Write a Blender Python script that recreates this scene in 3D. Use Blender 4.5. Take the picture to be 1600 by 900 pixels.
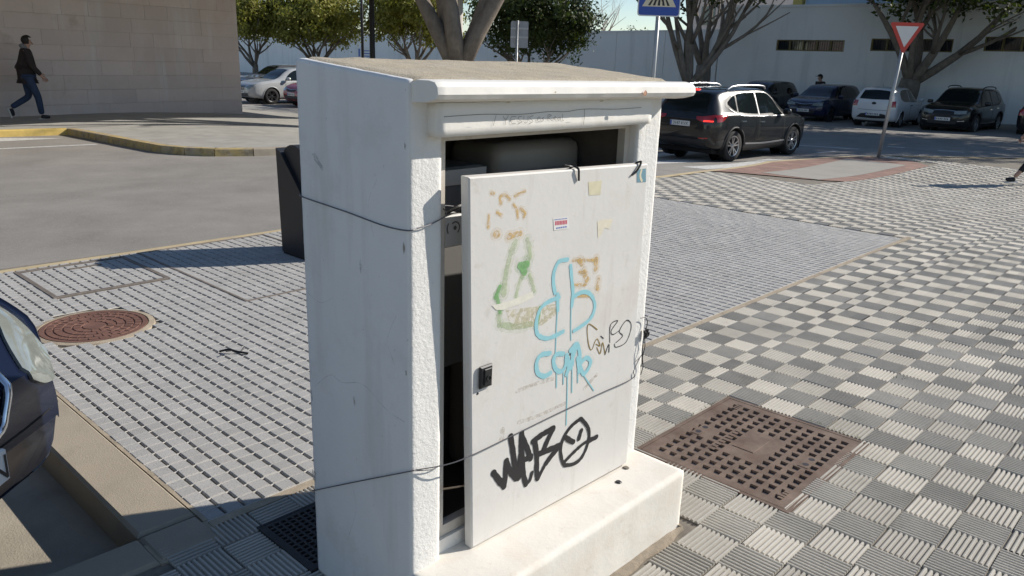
import bpy, bmesh, math, random
import numpy as np
from mathutils import Vector, Matrix, Quaternion
from mathutils.bvhtree import BVHTree
random.seed(7)
R = math.radians
for o in list(bpy.data.objects): bpy.data.objects.remove(o)
scene = bpy.context.scene
C = scene.collection

# ------------------------------------------------------------------ camera, sky, sun, exposure
# world axes: X along the cabinet front, Y into the cabinet, Z up; origin at the cabinet's front-left foot
cam_d = bpy.data.cameras.new('camera'); cam = bpy.data.objects.new('camera', cam_d); C.objects.link(cam)
cam_d.sensor_width = 36; cam_d.lens = 1240/1600*36; cam_d.clip_start = .05; cam_d.clip_end = 2000
PITCH, ROLL, YAW = R(16.25), R(1.8), R(47.05)
_r, _u, _f = Vector((1,0,0)), Vector((0,math.sin(PITCH),math.cos(PITCH))), Vector((0,math.cos(PITCH),-math.sin(PITCH)))
_r2, _u2 = math.cos(ROLL)*_r+math.sin(ROLL)*_u, -math.sin(ROLL)*_r+math.cos(ROLL)*_u
_m = Matrix((_r2,_u2,-_f)).transposed()
_m = Matrix.Rotation(-YAW,3,'Z') @ _m
cam.matrix_world = Matrix.Translation((-1.2084,-1.4711,1.62)) @ _m.to_4x4()
scene.camera = cam

SUN_AZ = Vector((.88,-.475)).normalized(); SUN_EL = R(31)
w = bpy.data.worlds.new('World'); scene.world = w; w.use_nodes = True
nt = w.node_tree; bg = nt.nodes['Background']
sky = nt.nodes.new('ShaderNodeTexSky'); sky.sky_type = 'NISHITA'; sky.sun_disc = False
sky.sun_elevation = SUN_EL; sky.sun_rotation = math.atan2(SUN_AZ.x, SUN_AZ.y)
sky.air_density = 1.0; sky.dust_density = 0.0; sky.ozone_density = 1.5; sky.altitude = 1200
nt.links.new(sky.outputs[0], bg.inputs[0]); bg.inputs[1].default_value = .09
sun_d = bpy.data.lights.new('sun','SUN'); sun_d.energy = 4.2; sun_d.angle = R(.53); sun_d.color = (1,.945,.86)
sun = bpy.data.objects.new('sun', sun_d); C.objects.link(sun)
to_sun = Vector((SUN_AZ.x*math.cos(SUN_EL), SUN_AZ.y*math.cos(SUN_EL), math.sin(SUN_EL)))
sun.rotation_euler = (-to_sun).to_track_quat('-Z','Y').to_euler(); sun.location = to_sun*60
vs = scene.view_settings; vs.view_transform = 'Standard'; vs.look = 'None'; vs.exposure = .42; vs.gamma = 1; vs.use_curve_mapping = False
scene.cycles.use_denoising = True

# ------------------------------------------------------------------ helpers
def ss(t): t = max(0.,min(1.,t)); return t*t*(3-2*t)
def T(x): return -.45*ss((x-6)/10)                                  # the ground falls away to the right
def road_z(x,y): return T(x)-.02-.10*ss((y-5.2)/5)

class MB:
    def __init__(s): s.v=[]; s.f=[]; s.mi=[]; s.cur=0
    def add(s, vs, fs):
        b=len(s.v); s.v+= [tuple(p) for p in vs]; s.f+=[tuple(b+i for i in f) for f in fs]; s.mi+=[s.cur]*len(fs); return s
    def box(s, x0,x1,y0,y1,z0,z1, M=None, ch=0):
        if ch:
            c=ch; pts=[]; 
            for z,k in ((z0,0),(z0+c,1),(z1-c,1),(z1,0)):
                a=0 if k else c
                pts+=[(x0+a,y0+a,z),(x1-a,y0+a,z),(x1-a,y1-a,z),(x0+a,y1-a,z)]
            fs=[(3,2,1,0),(12,13,14,15)]
            for l in range(3):
                for i in range(4): j=(i+1)%4; fs.append((l*4+i,l*4+j,l*4+4+j,l*4+4+i))
        else:
            pts=[(x0,y0,z0),(x1,y0,z0),(x1,y1,z0),(x0,y1,z0),(x0,y0,z1),(x1,y0,z1),(x1,y1,z1),(x0,y1,z1)]
            fs=[(3,2,1,0),(4,5,6,7),(0,1,5,4),(1,2,6,5),(2,3,7,6),(3,0,4,7)]
        if M is not None: pts=[M@Vector(p) for p in pts]
        return s.add(pts,fs)
    def loft(s, rings, cap=True, closed=True):
        n=len(rings[0]); vs=[p for r in rings for p in r]; fs=[]
        for k in range(len(rings)-1):
            for i in range(n if closed else n-1):
                j=(i+1)%n; fs.append((k*n+i,k*n+j,(k+1)*n+j,(k+1)*n+i))
        if cap: fs.append(tuple(range(n))[::-1]); fs.append(tuple((len(rings)-1)*n+i for i in range(n)))
        return s.add(vs,fs)
    def tube(s, pts, rad, n=8, cap=True):
        pts=[Vector(p) for p in pts]; rings=[]; prev=None
        for i,p in enumerate(pts):
            d=(pts[min(i+1,len(pts)-1)]-pts[max(i-1,0)]).normalized()
            a=Vector((0,0,1)) if abs(d.z)<.9 else Vector((1,0,0))
            if prev is not None: a=prev
            x=d.cross(a).normalized(); y=x.cross(d).normalized(); prev=y
            r=rad[i] if isinstance(rad,(list,tuple)) else rad
            rings.append([p+x*r*math.cos(2*math.pi*k/n)+y*r*math.sin(2*math.pi*k/n) for k in range(n)])
        return s.loft([r[::-1] for r in rings],cap)
    def prism(s, poly, a, b, axis='y', M=None):
        # poly: 2d outline; extruded from a to b along axis
        f={'y':lambda p,t:(p[0],t,p[1]),'x':lambda p,t:(t,p[0],p[1]),'z':lambda p,t:(p[0],p[1],t)}[axis]
        pts=[f(p,a) for p in poly]+[f(p,b) for p in poly]; n=len(poly)
        if M is not None: pts=[M@Vector(p) for p in pts]
        fs=[tuple(range(n)),tuple(range(2*n-1,n-1,-1))]+[(i,n+i,n+(i+1)%n,(i+1)%n) for i in range(n)]
        return s.add(pts,fs)
    def lathe(s, prof, n=24, M=None, cap=False):
        rings=[]
        for r,z in prof:
            ring=[Vector((r*math.cos(2*math.pi*k/n),r*math.sin(2*math.pi*k/n),z)) for k in range(n)]
            rings.append([M@p for p in ring] if M is not None else ring)
        return s.loft(rings,cap)
    def mesh(s,name,mats,smooth=False):
        me=bpy.data.meshes.new(name); me.from_pydata(s.v,[],s.f)
        for m in (mats if isinstance(mats,(list,tuple)) else [mats]): me.materials.append(m)
        if any(s.mi): me.polygons.foreach_set('material_index',s.mi)
        bm=bmesh.new(); bm.from_mesh(me); bmesh.ops.recalc_face_normals(bm,faces=bm.faces); bm.to_mesh(me); bm.free()
        if smooth: me.polygons.foreach_set('use_smooth',[True]*len(me.polygons))
        me.update(); return me
    def build(s,name,mats,parent=None,smooth=False,keep=None):
        me=bpy.data.meshes.new(name) if False else s.mesh(name,mats,smooth)
        o=bpy.data.objects.new(name,me); C.objects.link(o)
        if parent is not None: o.parent=parent
        return o
def smooth_angle(o,deg=35):
    me=o.data; me.polygons.foreach_set('use_smooth',[True]*len(me.polygons))
    try: me.set_sharp_from_angle(angle=R(deg))
    except Exception: pass
    return o
def tag(o,label=None,cat=None,group=None,kind=None):
    if label: o['label']=label
    if cat: o['category']=cat
    if group: o['group']=group
    if kind: o['kind']=kind
    return o
def thing(name,label,cat,loc=(0,0,0),rz=0,group=None):
    o=bpy.data.objects.new(name,None); C.objects.link(o); o.location=loc; o.rotation_euler=(0,0,rz); o.empty_display_size=.2
    return tag(o,label,cat,group)
def crom(pts,k=6):
    P=[np.array(p,float) for p in pts]; out=[]
    if len(P)<3: return [tuple(P[0]+(P[-1]-P[0])*i/k) for i in range(k+1)]
    for i in range(len(P)-1):
        a,b,c,d=P[max(i-1,0)],P[i],P[i+1],P[min(i+2,len(P)-1)]
        for j in range(k):
            t=j/k; out.append(tuple(.5*((2*b)+(-a+c)*t+(2*a-5*b+4*c-d)*t*t+(-a+3*b-3*c+d)*t**3)))
    out.append(tuple(P[-1])); return out

# ------------------------------------------------------------------ materials
MATS={}
def mat(name,col,rough=.8,metal=0,var=.12,scale=6,bump=0,bscale=80,col2=None,amt=.5,spec=.5,coat=0,cell=None,cellvar=.1,emit=0,alpha=None,stains=None,detail=6,objvar=0,trans=0,streak=None):
    if name in MATS: return MATS[name]
    m=bpy.data.materials.new(name); m.use_nodes=True; n=m.node_tree; N=n.nodes; L=n.links
    b=N['Principled BSDF']; b.inputs['Roughness'].default_value=rough; b.inputs['Metallic'].default_value=metal
    b.inputs['Specular IOR Level'].default_value=spec
    if coat: b.inputs['Coat Weight'].default_value=coat; b.inputs['Coat Roughness'].default_value=.04
    geo=N.new('ShaderNodeNewGeometry'); pos=geo.outputs['Position']
    def noise(sc,det=detail,ro=.6,vec=pos):
        t=N.new('ShaderNodeTexNoise'); t.inputs['Scale'].default_value=sc; t.inputs['Detail'].default_value=det; t.inputs['Roughness'].default_value=ro
        L.new(vec,t.inputs['Vector']); return t.outputs['Fac']
    def ramp(src,a,b_,lo=0,hi=1):
        r=N.new('ShaderNodeMapRange'); r.inputs['From Min'].default_value=a; r.inputs['From Max'].default_value=b_
        r.inputs['To Min'].default_value=lo; r.inputs['To Max'].default_value=hi; L.new(src,r.inputs['Value']); return r.outputs[0]
    def mix(fac,A,B,mode='MIX'):
        x=N.new('ShaderNodeMix'); x.data_type='RGBA'; x.blend_type=mode
        if hasattr(fac,'node'): L.new(fac,x.inputs[0])
        else: x.inputs[0].default_value=fac
        for s,i in ((A,6),(B,7)):
            if hasattr(s,'node'): L.new(s,x.inputs[i])
            else: x.inputs[i].default_value=(*s,1) if len(s)==3 else s
        return x.outputs[2]
    c1=tuple(max(0,c*(1-var)) for c in col); c2=tuple(min(1,c*(1+var)) for c in (col2 or col))
    out=mix(ramp(noise(scale),.5-amt*.5,.5+amt*.5),c1,c2)
    if stains:
        for sc,lo,hi,sc_col,am in stains:
            out=mix(ramp(noise(sc,8,.7),lo,hi,0,am),out,sc_col)
    if streak:                                                        # vertical run-off streaks
        sx,sz,lo,hi,sc_col,am=streak
        mp=N.new('ShaderNodeMapping'); mp.inputs['Scale'].default_value=(sx,sx,sz); L.new(pos,mp.inputs['Vector'])
        out=mix(ramp(noise(1,6,.6,mp.outputs[0]),lo,hi,0,am),out,sc_col)
    if cell:
        sn=N.new('ShaderNodeVectorMath'); sn.operation='SNAP'; L.new(pos,sn.inputs[0]); sn.inputs[1].default_value=cell
        wn=N.new('ShaderNodeTexWhiteNoise'); wn.noise_dimensions='3D'; L.new(sn.outputs[0],wn.inputs[0])
        f=ramp(wn.outputs['Value'],0,1,1-cellvar,1+cellvar)
        v=N.new('ShaderNodeVectorMath'); v.operation='SCALE'; L.new(out,v.inputs[0]); L.new(f,v.inputs['Scale']); out=v.outputs[0]
    if objvar:
        oi=N.new('ShaderNodeObjectInfo'); f=ramp(oi.outputs['Random'],0,1,1-objvar,1+objvar)
        v=N.new('ShaderNodeVectorMath'); v.operation='SCALE'; L.new(out,v.inputs[0]); L.new(f,v.inputs['Scale']); out=v.outputs[0]
    L.new(out,b.inputs['Base Color'])
    if bump:
        bp=N.new('ShaderNodeBump'); bp.inputs['Strength'].default_value=1; bp.inputs['Distance'].default_value=bump
        L.new(noise(bscale,5,.65),bp.inputs['Height']); L.new(bp.outputs[0],b.inputs['Normal'])
    if emit: b.inputs['Emission Color'].default_value=(*col,1); b.inputs['Emission Strength'].default_value=emit
    if alpha:
        L.new(ramp(noise(alpha[0],8,.75),alpha[1],alpha[2],alpha[3],alpha[4]),b.inputs['Alpha'])
    if trans: b.inputs['Transmission Weight'].default_value=trans
    MATS[name]=m; return m
# ------------------------------------------------------------------ ground, road, pavements
m_asph=mat('asphalt',(.27,.248,.222),.92,var=.25,scale=1.1,bump=.006,bscale=130,stains=[(.12,.5,.7,(.17,.155,.14),.5),(.8,.56,.7,(.30,.28,.25),.5),(.25,.52,.72,(.29,.27,.24),.6),(30,.55,.66,(.36,.335,.30),.5),(45,.58,.68,(.15,.14,.125),.5),(90,.52,.62,(.42,.39,.35),.6),(140,.55,.65,(.09,.09,.085),.6)])
m_mortar=mat('mortar',(.40,.33,.24),.95,var=.2,scale=14,bump=.002,bscale=150,stains=[(5,.5,.7,(.22,.18,.13),.7)])
m_groove=mat('joint_dirt',(.20,.175,.14),.95,var=.3,scale=30)
TST=[(1.3,.50,.74,(.31,.285,.24),.6),(5,.56,.72,(.30,.27,.22),.5),(60,.60,.70,(.20,.18,.15),.6),(22,.64,.70,(.62,.58,.50),.5)]
m_tile=mat('ribbed_tile',(.455,.425,.37),.85,var=.16,scale=2.2,bump=.0015,bscale=200,objvar=.17,stains=TST)
m_tile_s=mat('ribbed_tile_field',(.455,.425,.37),.85,var=.16,scale=2.2,bump=.0015,bscale=200,cell=(.163,.168,10),cellvar=.17,stains=TST)
m_block=mat('granite_block',(.42,.405,.38),.85,var=.12,scale=3,bump=.0015,bscale=300,objvar=.07,stains=[(170,.5,.62,(.22,.22,.225),.7),(1.6,.55,.75,(.31,.29,.26),.5)])
m_block_s=mat('granite_block_field',(.42,.405,.38),.85,var=.12,scale=3,bump=.0015,bscale=300,cell=(.074,.069,10),cellvar=.07,stains=[(170,.5,.62,(.22,.22,.225),.7),(1.6,.55,.75,(.31,.29,.26),.5)])
m_conc=mat('kerb_concrete',(.37,.315,.24),.9,var=.14,scale=5,bump=.002,bscale=180,stains=[(2.5,.5,.75,(.27,.22,.16),.6),(120,.6,.7,(.2,.17,.13),.4)])
m_bay=mat('bay_concrete',(.38,.335,.265),.92,var=.18,scale=4,bump=.003,bscale=140,stains=[(1.4,.5,.72,(.24,.21,.17),.6),(160,.58,.68,(.2,.18,.15),.5)])
m_yellow=mat('yellow_paint',(.62,.44,.13),.8,var=.18,scale=9,bump=.002,bscale=120,stains=[(7,.56,.68,(.40,.34,.25),.8)])
m_yworn=mat('worn_yellow_paint',(.50,.37,.15),.85,var=.2,scale=6,bump=.002,bscale=120,stains=[(3.5,.42,.60,(.40,.33,.23),.9),(9,.5,.66,(.16,.12,.08),.7)])
m_white=mat('road_white',(.62,.61,.58),.8,var=.12,scale=7,stains=[(18,.5,.62,(.25,.24,.22),.7)])
m_farpave=mat('far_pavement',(.36,.345,.31),.88,var=.12,scale=1.2,cell=(.2,.2,10),cellvar=.09,stains=[(.5,.5,.75,(.27,.25,.22),.5)])
m_red=mat('red_paver',(.27,.165,.13),.88,var=.15,scale=3,cell=(.1,.2,10),cellvar=.2)
m_ramp=mat('ramp_concrete',(.33,.31,.275),.9,var=.1,scale=2,bump=.001)
m_rust=mat('rusty_iron',(.155,.105,.078),.75,metal=.25,var=.3,scale=9,bump=.001,bscale=220,col2=(.20,.145,.11),stains=[(6,.5,.7,(.13,.075,.05),.7)])
m_rustred=mat('red_rust_iron',(.185,.095,.07),.8,metal=.2,var=.25,scale=12,bump=.001,bscale=200,stains=[(5,.5,.7,(.16,.08,.06),.6)])
m_iron=mat('dark_iron',(.035,.033,.032),.6,metal=.3,var=.3,scale=20)
m_frame=mat('steel_frame',(.20,.17,.145),.7,metal=.3,var=.25,scale=20)
m_pit=mat('iron_pit',(.045,.04,.045),.7,metal=.2,var=.3,scale=30)

EDGE=[(-.12,5.2),(2.6,5.12),(7,5.25),(9.65,5.46),(12,6.0),(15.67,6.57),(17.97,6.06),(19.33,5.5),(22.37,2.96),(25,0),(28,-4),(34,-14)]
def pw(x,pts):
    if x<=pts[0][0]: return pts[0][1]
    for (a,b),(c,d) in zip(pts,pts[1:]):
        if x<=c: return b+(d-b)*(x-a)/(c-a)
    return pts[-1][1]
def edge(x): return pw(x,EDGE)
# far ground and road
b=MB()
us=[-300,-120,-60,-30,-15,-6,-.33,3,6,7,8,9,10,11,12,13,14,15,16,18,22,30,45,80,160,400]
vsl=[5.0,5.6,6.2,6.8,7.4,8,8.6,9.2,10.2,12,16,24,40,70,140,500]
lo=[-500,-100,-30,-14,-6,-2,2,5.0]
def grid(b,us,vs,fn,skip=lambda x,y:False):
    idx={}
    for i,x in enumerate(us):
        for j,y in enumerate(vs): idx[i,j]=len(b.v); b.v.append((x,y,fn(x,y)))
    for i in range(len(us)-1):
        for j in range(len(vs)-1):
            if not skip((us[i]+us[i+1])/2,(vs[j]+vs[j+1])/2):
                b.f.append((idx[i,j],idx[i+1,j],idx[i+1,j+1],idx[i,j+1])); b.mi.append(0)
grid(b,us,lo[:-1]+vsl,road_z,lambda x,y:x<-.33 and y<5.0)
tag(b.build('road',m_asph,smooth=True),kind='structure')
b=MB(); grid(b,[-300,-30,-10,-4,-1,-.335],[1.045,2,3,4.3,5.002],lambda x,y:-.14+.12*ss((y-4.2)/.8))
tag(b.build('parking_bay',m_bay),kind='structure')
# near pavement bed (mortar level, the tiles stand on it)
b=MB(); xs=[-40,-10,-4,-2,-1,-.6,-.34]+[-.12]+[x*.5 for x in range(0,70)]
for a,c in zip(xs,xs[1:]):
    if c<=-.12+1e-6: y1a=y1c=.93
    else: y1a,y1c=edge(a),edge(c)
    for y0,y1,y0c,y1c_ in ((-30,-4,-30,-4),(-4,y1a,-4,y1c)):
        b.add([(a,y0,T(a)-.0125),(c,y0c,T(c)-.0125),(c,y1c_,T(c)-.0125),(a,y1,T(a)-.0125)],[(0,1,2,3)])
pavement=tag(b.build('pavement',m_groove),kind='structure')

# ribbed cells: nine ridges, alternate cells turned by ninety degrees
CU,CV=.163,.168
def cell_mesh(name,wu,wv,along_u,ends=True):
    b=MB(); n=9; m=.0022; h=.0108
    A,B=(wv,wu) if along_u else (wu,wv)           # A: across the ridges, B: along them
    k=max(2,round(n*A/(.163))); p=(A-2*m)/k
    rows=[]
    for i in range(k):
        x=m+i*p-A/2
        rows+=[(x+.03*p,0),(x+.22*p,.88*h),(x+.40*p,h),(x+.62*p,.96*h),(x+.90*p,0)]
    rows.append((A/2-m,0))
    for (x0,z0),(x1,z1) in zip(rows,rows[1:]):
        q=[(x0,-B/2+m,z0),(x1,-B/2+m,z1),(x1,B/2-m,z1),(x0,B/2-m,z0)]
        if along_u: q=[(y,x,z) for x,y,z in q]
        b.add(q,[(0,1,2,3)])
    if ends:
        for i in range(k):
            r=rows[5*i:5*i+5]
            for s in (-1,1):
                q=[(x,s*(B/2-m),z) for x,z in r]
                if along_u: q=[(y,x,z) for x,y,z in q]
                b.add(q,[(0,1,2,3,4)])
    return b
def pose_z(x): return T(x)-.0100
rows=[(.655,.81,0),(.50,.655,1),(.425,.50,2)]+[(.425-(i+1)*CV,.425-i*CV,i+3) for i in range(0,26)]
rows_top=[(.81,.945,-1)]
def blocked(x,y,hw=.0):
    if 1.44<x<2.30 and -.455<y<.252: return True                      # iron cover
    if -.0<x<1.12 and -.225<y<.49: return True                        # cabinet and plinth
    if -.03<x<.70 and .47<y<.83: return True                          # black grating
    if x<-.335 and y>.86: return True
    if 11.9<x<19 and y>3.9+.10*(x-12)*0 and y<edge(x): return True     # red paving
    return False
camM=cam.matrix_world.inverted()
def inview(x,y,z,mx=.45):
    p=camM@Vector((x,y,z))
    if p.z>-.2: return False
    X=p.x/-p.z*1240/800; Y=p.y/-p.z*1240/450
    return abs(X)<1+mx and -1.8<Y<1.2
cells=[]
for (y0,y1,j) in rows_top+rows:
    for i in range(-12,125):
        x0=1.474+(i-8)*CU; x=x0+CU/2; y=(y0+y1)/2
        if x>19.5: break
        if blocked(x,y) or y>edge(x)-.1 or not inview(x,y,T(x)): continue
        cells.append((x,y,y1-y0,(i+j)%2))
for i in range(0,110):                                                # beyond the block paving, up to the kerb
    x0=7.26+i*CU; x=x0+CU/2
    for j in range(0,34):
        y=.955+CV*(j+.5)
        if blocked(x,y) or y>edge(x)-.16 or x>19.5 or not inview(x,y,T(x)): continue
        cells.append((x,y,CV,(i+j)%2))
cp=cam.matrix_world.translation
cells.sort(key=lambda c:(c[0]-cp.x)**2+(c[1]-cp.y)**2)
near=[c for c in cells if inview(c[0],c[1],0,0)][:300]; ns=set(near)
cache={}
for (x,y,wv,par) in near:
    key=(round(wv,3),par)
    if key not in cache: cache[key]=cell_mesh('ribbed_tile',CU,wv,par==0).mesh('ribbed_tile',m_tile)
    o=bpy.data.objects.new('ribbed_tile',cache[key]); C.objects.link(o); o.parent=pavement
    o.location=(x,y,pose_z(x)+random.uniform(-.0015,.0015)); o.rotation_euler=(random.uniform(-.012,.012),random.uniform(-.012,.012),random.uniform(-.010,.010))
b=MB(); cc={}
for c in cells:
    if c in ns: continue
    x,y,wv,par=c; key=(round(wv,3),par)
    if key not in cc: cc[key]=cell_mesh('c',CU,wv,par==0,False)
    q=cc[key]; z=pose_z(x)+random.uniform(-.001,.001); sl=(T(x+.08)-T(x-.08))/.16
    b.add([(x+p[0],y+p[1],z+p[2]+sl*p[0]) for p in q.v],q.f)
tag(b.build('ribbed_tile_field',m_tile_s,pavement),kind='stuff')
# plain bed of mortar between the two pavings
b=MB(); b.box(-.12,7.26,.945,.985,-.02,-.0015); b.box(-.34,-.115,.86,1.0,-.03,-.0045); b.box(-.129,-.112,1.0,5.0,-.02,-.002); b.build('mortar_strip',m_mortar,pavement)
b=MB()
for i in range(34):
    a,c=7.2+i*.5,7.7+i*.5
    if c>19.5: break
    b.add([(a,.915,T(a)-.006),(c,.913,T(c)-.006),(c,.925,T(c)-.006),(a,.927,T(a)-.006)],[(0,1,2,3)])
b.build('expansion_joint',m_groove,pavement)

# small granite blocks
BU,BV=.074,.069
def block_mesh(du=0,dv=0):
    b=MB(); x=(BU-.0100)/2; y=(BV-.0045)/2; t=.0035; z=.0
    b.add([(-x,-y,-.012),(x,-y,-.012),(x,y,-.012),(-x,y,-.012),(-x,-y,z-t),(x,-y,z-t),(x,y,z-t),(-x,y,z-t),(-x+t,-y+t*.6,z),(x-t,-y+t*.6,z),(x-t,y-t*.6,z),(-x+t,y-t*.6,z)],
      [(8,9,10,11)]+[(i,(i+1)%4,4+(i+1)%4,4+i) for i in range(4)]+[(4+i,4+(i+1)%4,8+(i+1)%4,8+i) for i in range(4)])
    return b
blocks=[]
for i in range(0,99):
    x=-.12+BU*(i+.5)
    for j in range(0,59):
        y=.99+BV*(j+.5)
        if y>edge(x)-.09 or not inview(x,y,0): continue
        if (x-.37)**2+(y-3.40)**2<.335**2: continue
        if (.375<x<1.155 and 4.12<y<4.97) and not(.415<x<1.115 and 4.16<y<4.93): continue
        if (1.27<x<2.4 and 3.25<y<5.0) and not(1.31<x<2.36 and 3.29<y<4.96): continue
        blocks.append((x,y))
blocks.sort(key=lambda c:(c[0]-cp.x)**2+(c[1]-cp.y)**2)
def hid(x,y):                                   # behind the cabinet from the camera
    for s in (.3,.5,.7,.85):
        px,py=cp.x+(x-cp.x)*s,cp.y+(y-cp.y)*s
        if -.0<px<1.08 and -.02<py<.48 and 1.62*(1-s)<1.55: return True
    return False
vis=[c for c in blocks if inview(c[0],c[1],0,0) and not hid(*c)]
nearb=vis[:300]; nb=set(nearb); bme=block_mesh().mesh('granite_block',m_block)
def bz(): return T(0)+random.uniform(-.0015,.001)
for (x,y) in nearb:
    o=bpy.data.objects.new('granite_block',bme); C.objects.link(o); o.parent=pavement
    o.location=(x,y,T(x)+random.uniform(-.0015,.001)); o.rotation_euler=(random.uniform(-.02,.02),random.uniform(-.02,.02),random.uniform(-.015,.015))
b=MB(); q=block_mesh()
for c in blocks:
    if c in nb: continue
    z=T(c[0])+random.uniform(-.0015,.001); b.add([(c[0]+p[0],c[1]+p[1],z+p[2]) for p in q.v],q.f)
tag(b.build('granite_block_field',m_block_s,pavement),kind='stuff')
b=MB(); b.box(-.125,2.6,5.02,5.085,-.05,.0015); b.add([(2.6,5.02,.0015),(7,5.13,T(7)+.0015),(7,5.2,T(7)+.0015),(2.6,5.085,.0015)],[(0,1,2,3)])
for a,c in zip(EDGE[2:],EDGE[3:]):
    n=8
    for k in range(n):
        xa,xb=a[0]+(c[0]-a[0])*k/n,a[0]+(c[0]-a[0])*(k+1)/n
        b.add([(xa,edge(xa)-.13,T(xa)+.002),(xb,edge(xb)-.13,T(xb)+.002),(xb,edge(xb)+.01,T(xb)+.002),(xa,edge(xa)+.01,T(xa)+.002),(xb,edge(xb)+.012,T(xb)-.1),(xa,edge(xa)+.012,T(xa)-.1)],[(0,1,2,3),(3,2,4,5)])
b.build('edge_strip',mat('edge_yellowish',(.50,.40,.24),.9,var=.2,scale=3,stains=[(2,.5,.7,(.35,.30,.22),.7)]),pavement)

# kerbs of the parking bay: separate cast stones
kerb=tag(thing('bay_kerb','beige concrete kerb stones around the parking bay beside the dark car','kerb',(0,0,0)))
y=1.06
while y<5.0:
    l=min(1.9,5.02-y); b=MB(); b.box(-.335,-.13,y+.003,y+l-.003,-.16,.004,ch=.012); b.build('kerb_stone',m_conc,kerb); y+=l
x=-.335
for k in range(6):
    l=.5 if k==0 else 1.0; b=MB(); b.box(x-l+.003,x-.003,.87,1.05,-.16,.003,ch=.012)
    b.build('kerb_stone',m_conc,kerb); x-=l
b=MB(); b.box(-.335,-.13,.87,1.055,-.16,.001,ch=.012); b.build('kerb_stone',m_conc,kerb)

# iron covers
def pit_plate(name,x0,x1,y0,y1,nu,nv,blank,mats,parent,z=-.001,depth=.009,border=.035):
    b=MB(); pu=(x1-x0-2*border)/nu; pv=(y1-y0-2*border)/nv; fu=.64; 
    xs=[x0,x0+border]; kinds_x=['b']
    for i in range(nu): xs+=[x0+border+pu*(i+.5-fu/2),x0+border+pu*(i+.5+fu/2)]; 
    xs=[x0]+[v for i in range(nu) for v in (x0+border+pu*(i+.5-fu/2),x0+border+pu*(i+.5+fu/2))]+[x1]
    ys=[y0]+[v for i in range(nv) for v in (y0+border+pv*(i+.5-fu/2),y0+border+pv*(i+.5+fu/2))]+[y1]
    for i in range(len(xs)-1):
        for j in range(len(ys)-1):
            a,c,d,e=xs[i],xs[i+1],ys[j],ys[j+1]
            if i%2==1 and j%2==1 and not blank(i//2,j//2):
                b.cur=1; s=.0025
                b.add([(a+s,d+s,z-depth),(c-s,d+s,z-depth),(c-s,e-s,z-depth),(a+s,e-s,z-depth)],[(0,1,2,3)]); b.cur=0
                for (p,q) in (((a,d),(c,d)),((c,d),(c,e)),((c,e),(a,e)),((a,e),(a,d))):
                    f=lambda t:(t[0]+(s if t[0]==a else -s),t[1]+(s if t[1]==d else -s))
                    b.add([(*p,z),(*q,z),(*f(q),z-depth),(*f(p),z-depth)],[(0,1,2,3)])
            else: b.add([(a,d,z),(c,d,z),(c,e,z),(a,e,z)],[(0,1,2,3)])
    return b.build(name,mats,parent)
cov=thing('square_manhole_cover','rusty square iron cover with a grid of small pits among ribbed tiles','manhole cover',(0,0,0))
pit_plate('plate',1.475,2.255,-.432,.228,13,11,lambda i,j:(4<=i<=8 and 4<=j<=6) or (i in(6,7) and j==1) or (i in (5,6) and j==9),[m_rust,m_pit],cov)
b=MB()
for x0,x1,y0,y1 in ((1.455,2.275,-.452,-.436),(1.455,2.275,.232,.248),(1.455,1.471,-.436,.232),(2.259,2.275,-.436,.232)): b.box(x0,x1,y0,y1,-.03,-.0005)
b.build('frame',m_rust,cov)
b=MB(); b.box(1.80,1.97,-.13,-.03,-.002,.0015,ch=.001); b.build('name_plate',m_rust,cov)
for (cx,cy) in ((1.90,-.335),(1.84,.145)):
    b=MB(); b.box(cx-.06,cx+.06,cy-.022,cy+.022,-.004,.0012); o=b.build('key_plate',m_rust,cov)
    for s in (-1,1):
        h=MB(); h.lathe([(.0,.0016),(.014,.0016)],12,Matrix.Translation((cx+s*.03,cy,0))); h.build('key_hole',m_pit,o)
b=MB()
for k in range(9): b.box(1.70+k*.03,1.72+k*.03,.005+.004*math.sin(k),.03,-.001,.002)
for k in range(4): b.box(1.53+k*.02,1.543+k*.02,-.39,-.37,-.001,.002); b.box(2.16+k*.018,2.17+k*.018,.14,.165,-.001,.002)
tag(b.build('cast_lettering',m_rust,cov),kind='stuff')

cov=thing('round_manhole_cover','round reddish rusty manhole cover set in mortar among grey granite blocks','manhole cover',(.37,3.40,0))
b=MB(); b.lathe([(.335,-.012),(.330,-.003),(.305,.0005),(.298,.001),(.298,-.01)],48); b.build('mortar_ring',m_mortar,cov)
b=MB(); pr=[(0.0,.001),(.03,.001)]
for r in (.07,.12,.17,.22,.262): pr+=[(r-.008,.001),(r-.006,-.004),(r+.0,-.004),(r+.002,.001)]
pr+=[(.29,.001),(.294,-.01)]; b.lathe(pr,48); b.build('lid',m_rustred,cov)
b=MB()
for k in range(28):
    a=k*math.pi/14; r0,r1=((.075,.115) if k%2 else (.125,.165)); M=Matrix.Rotation(a,4,'Z'); b.box(r0,r1,-.0035,.0035,-.002,.0035,M)
    M=Matrix.Rotation(a+.11,4,'Z'); b.box(.178,.215,-.0035,.0035,-.002,.0035,M); b.box(.226,.256,-.0035,.0035,-.002,.0035,M@Matrix.Rotation(.11,4,'Z'))
tag(b.build('cast_ribs',m_rustred,cov),kind='stuff')
def cover_frame(name,label,x0,x1,y0,y1,t):
    c=thing(name,label,'cover frame',(0,0,0))
    for q in ((x0,x1,y0,y0+t),(x0,x1,y1-t,y1),(x0,x0+t,y0+t,y1-t),(x1-t,x1,y0+t,y1-t)): b=MB(); b.box(*q,-.02,.004,ch=.002); b.build('frame_bar',m_frame,c)
    return c
c=cover_frame('paved_cover_frame','brown steel frame of a block-paved access cover beside the round manhole',.375,1.155,4.12,4.97,.034)
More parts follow.
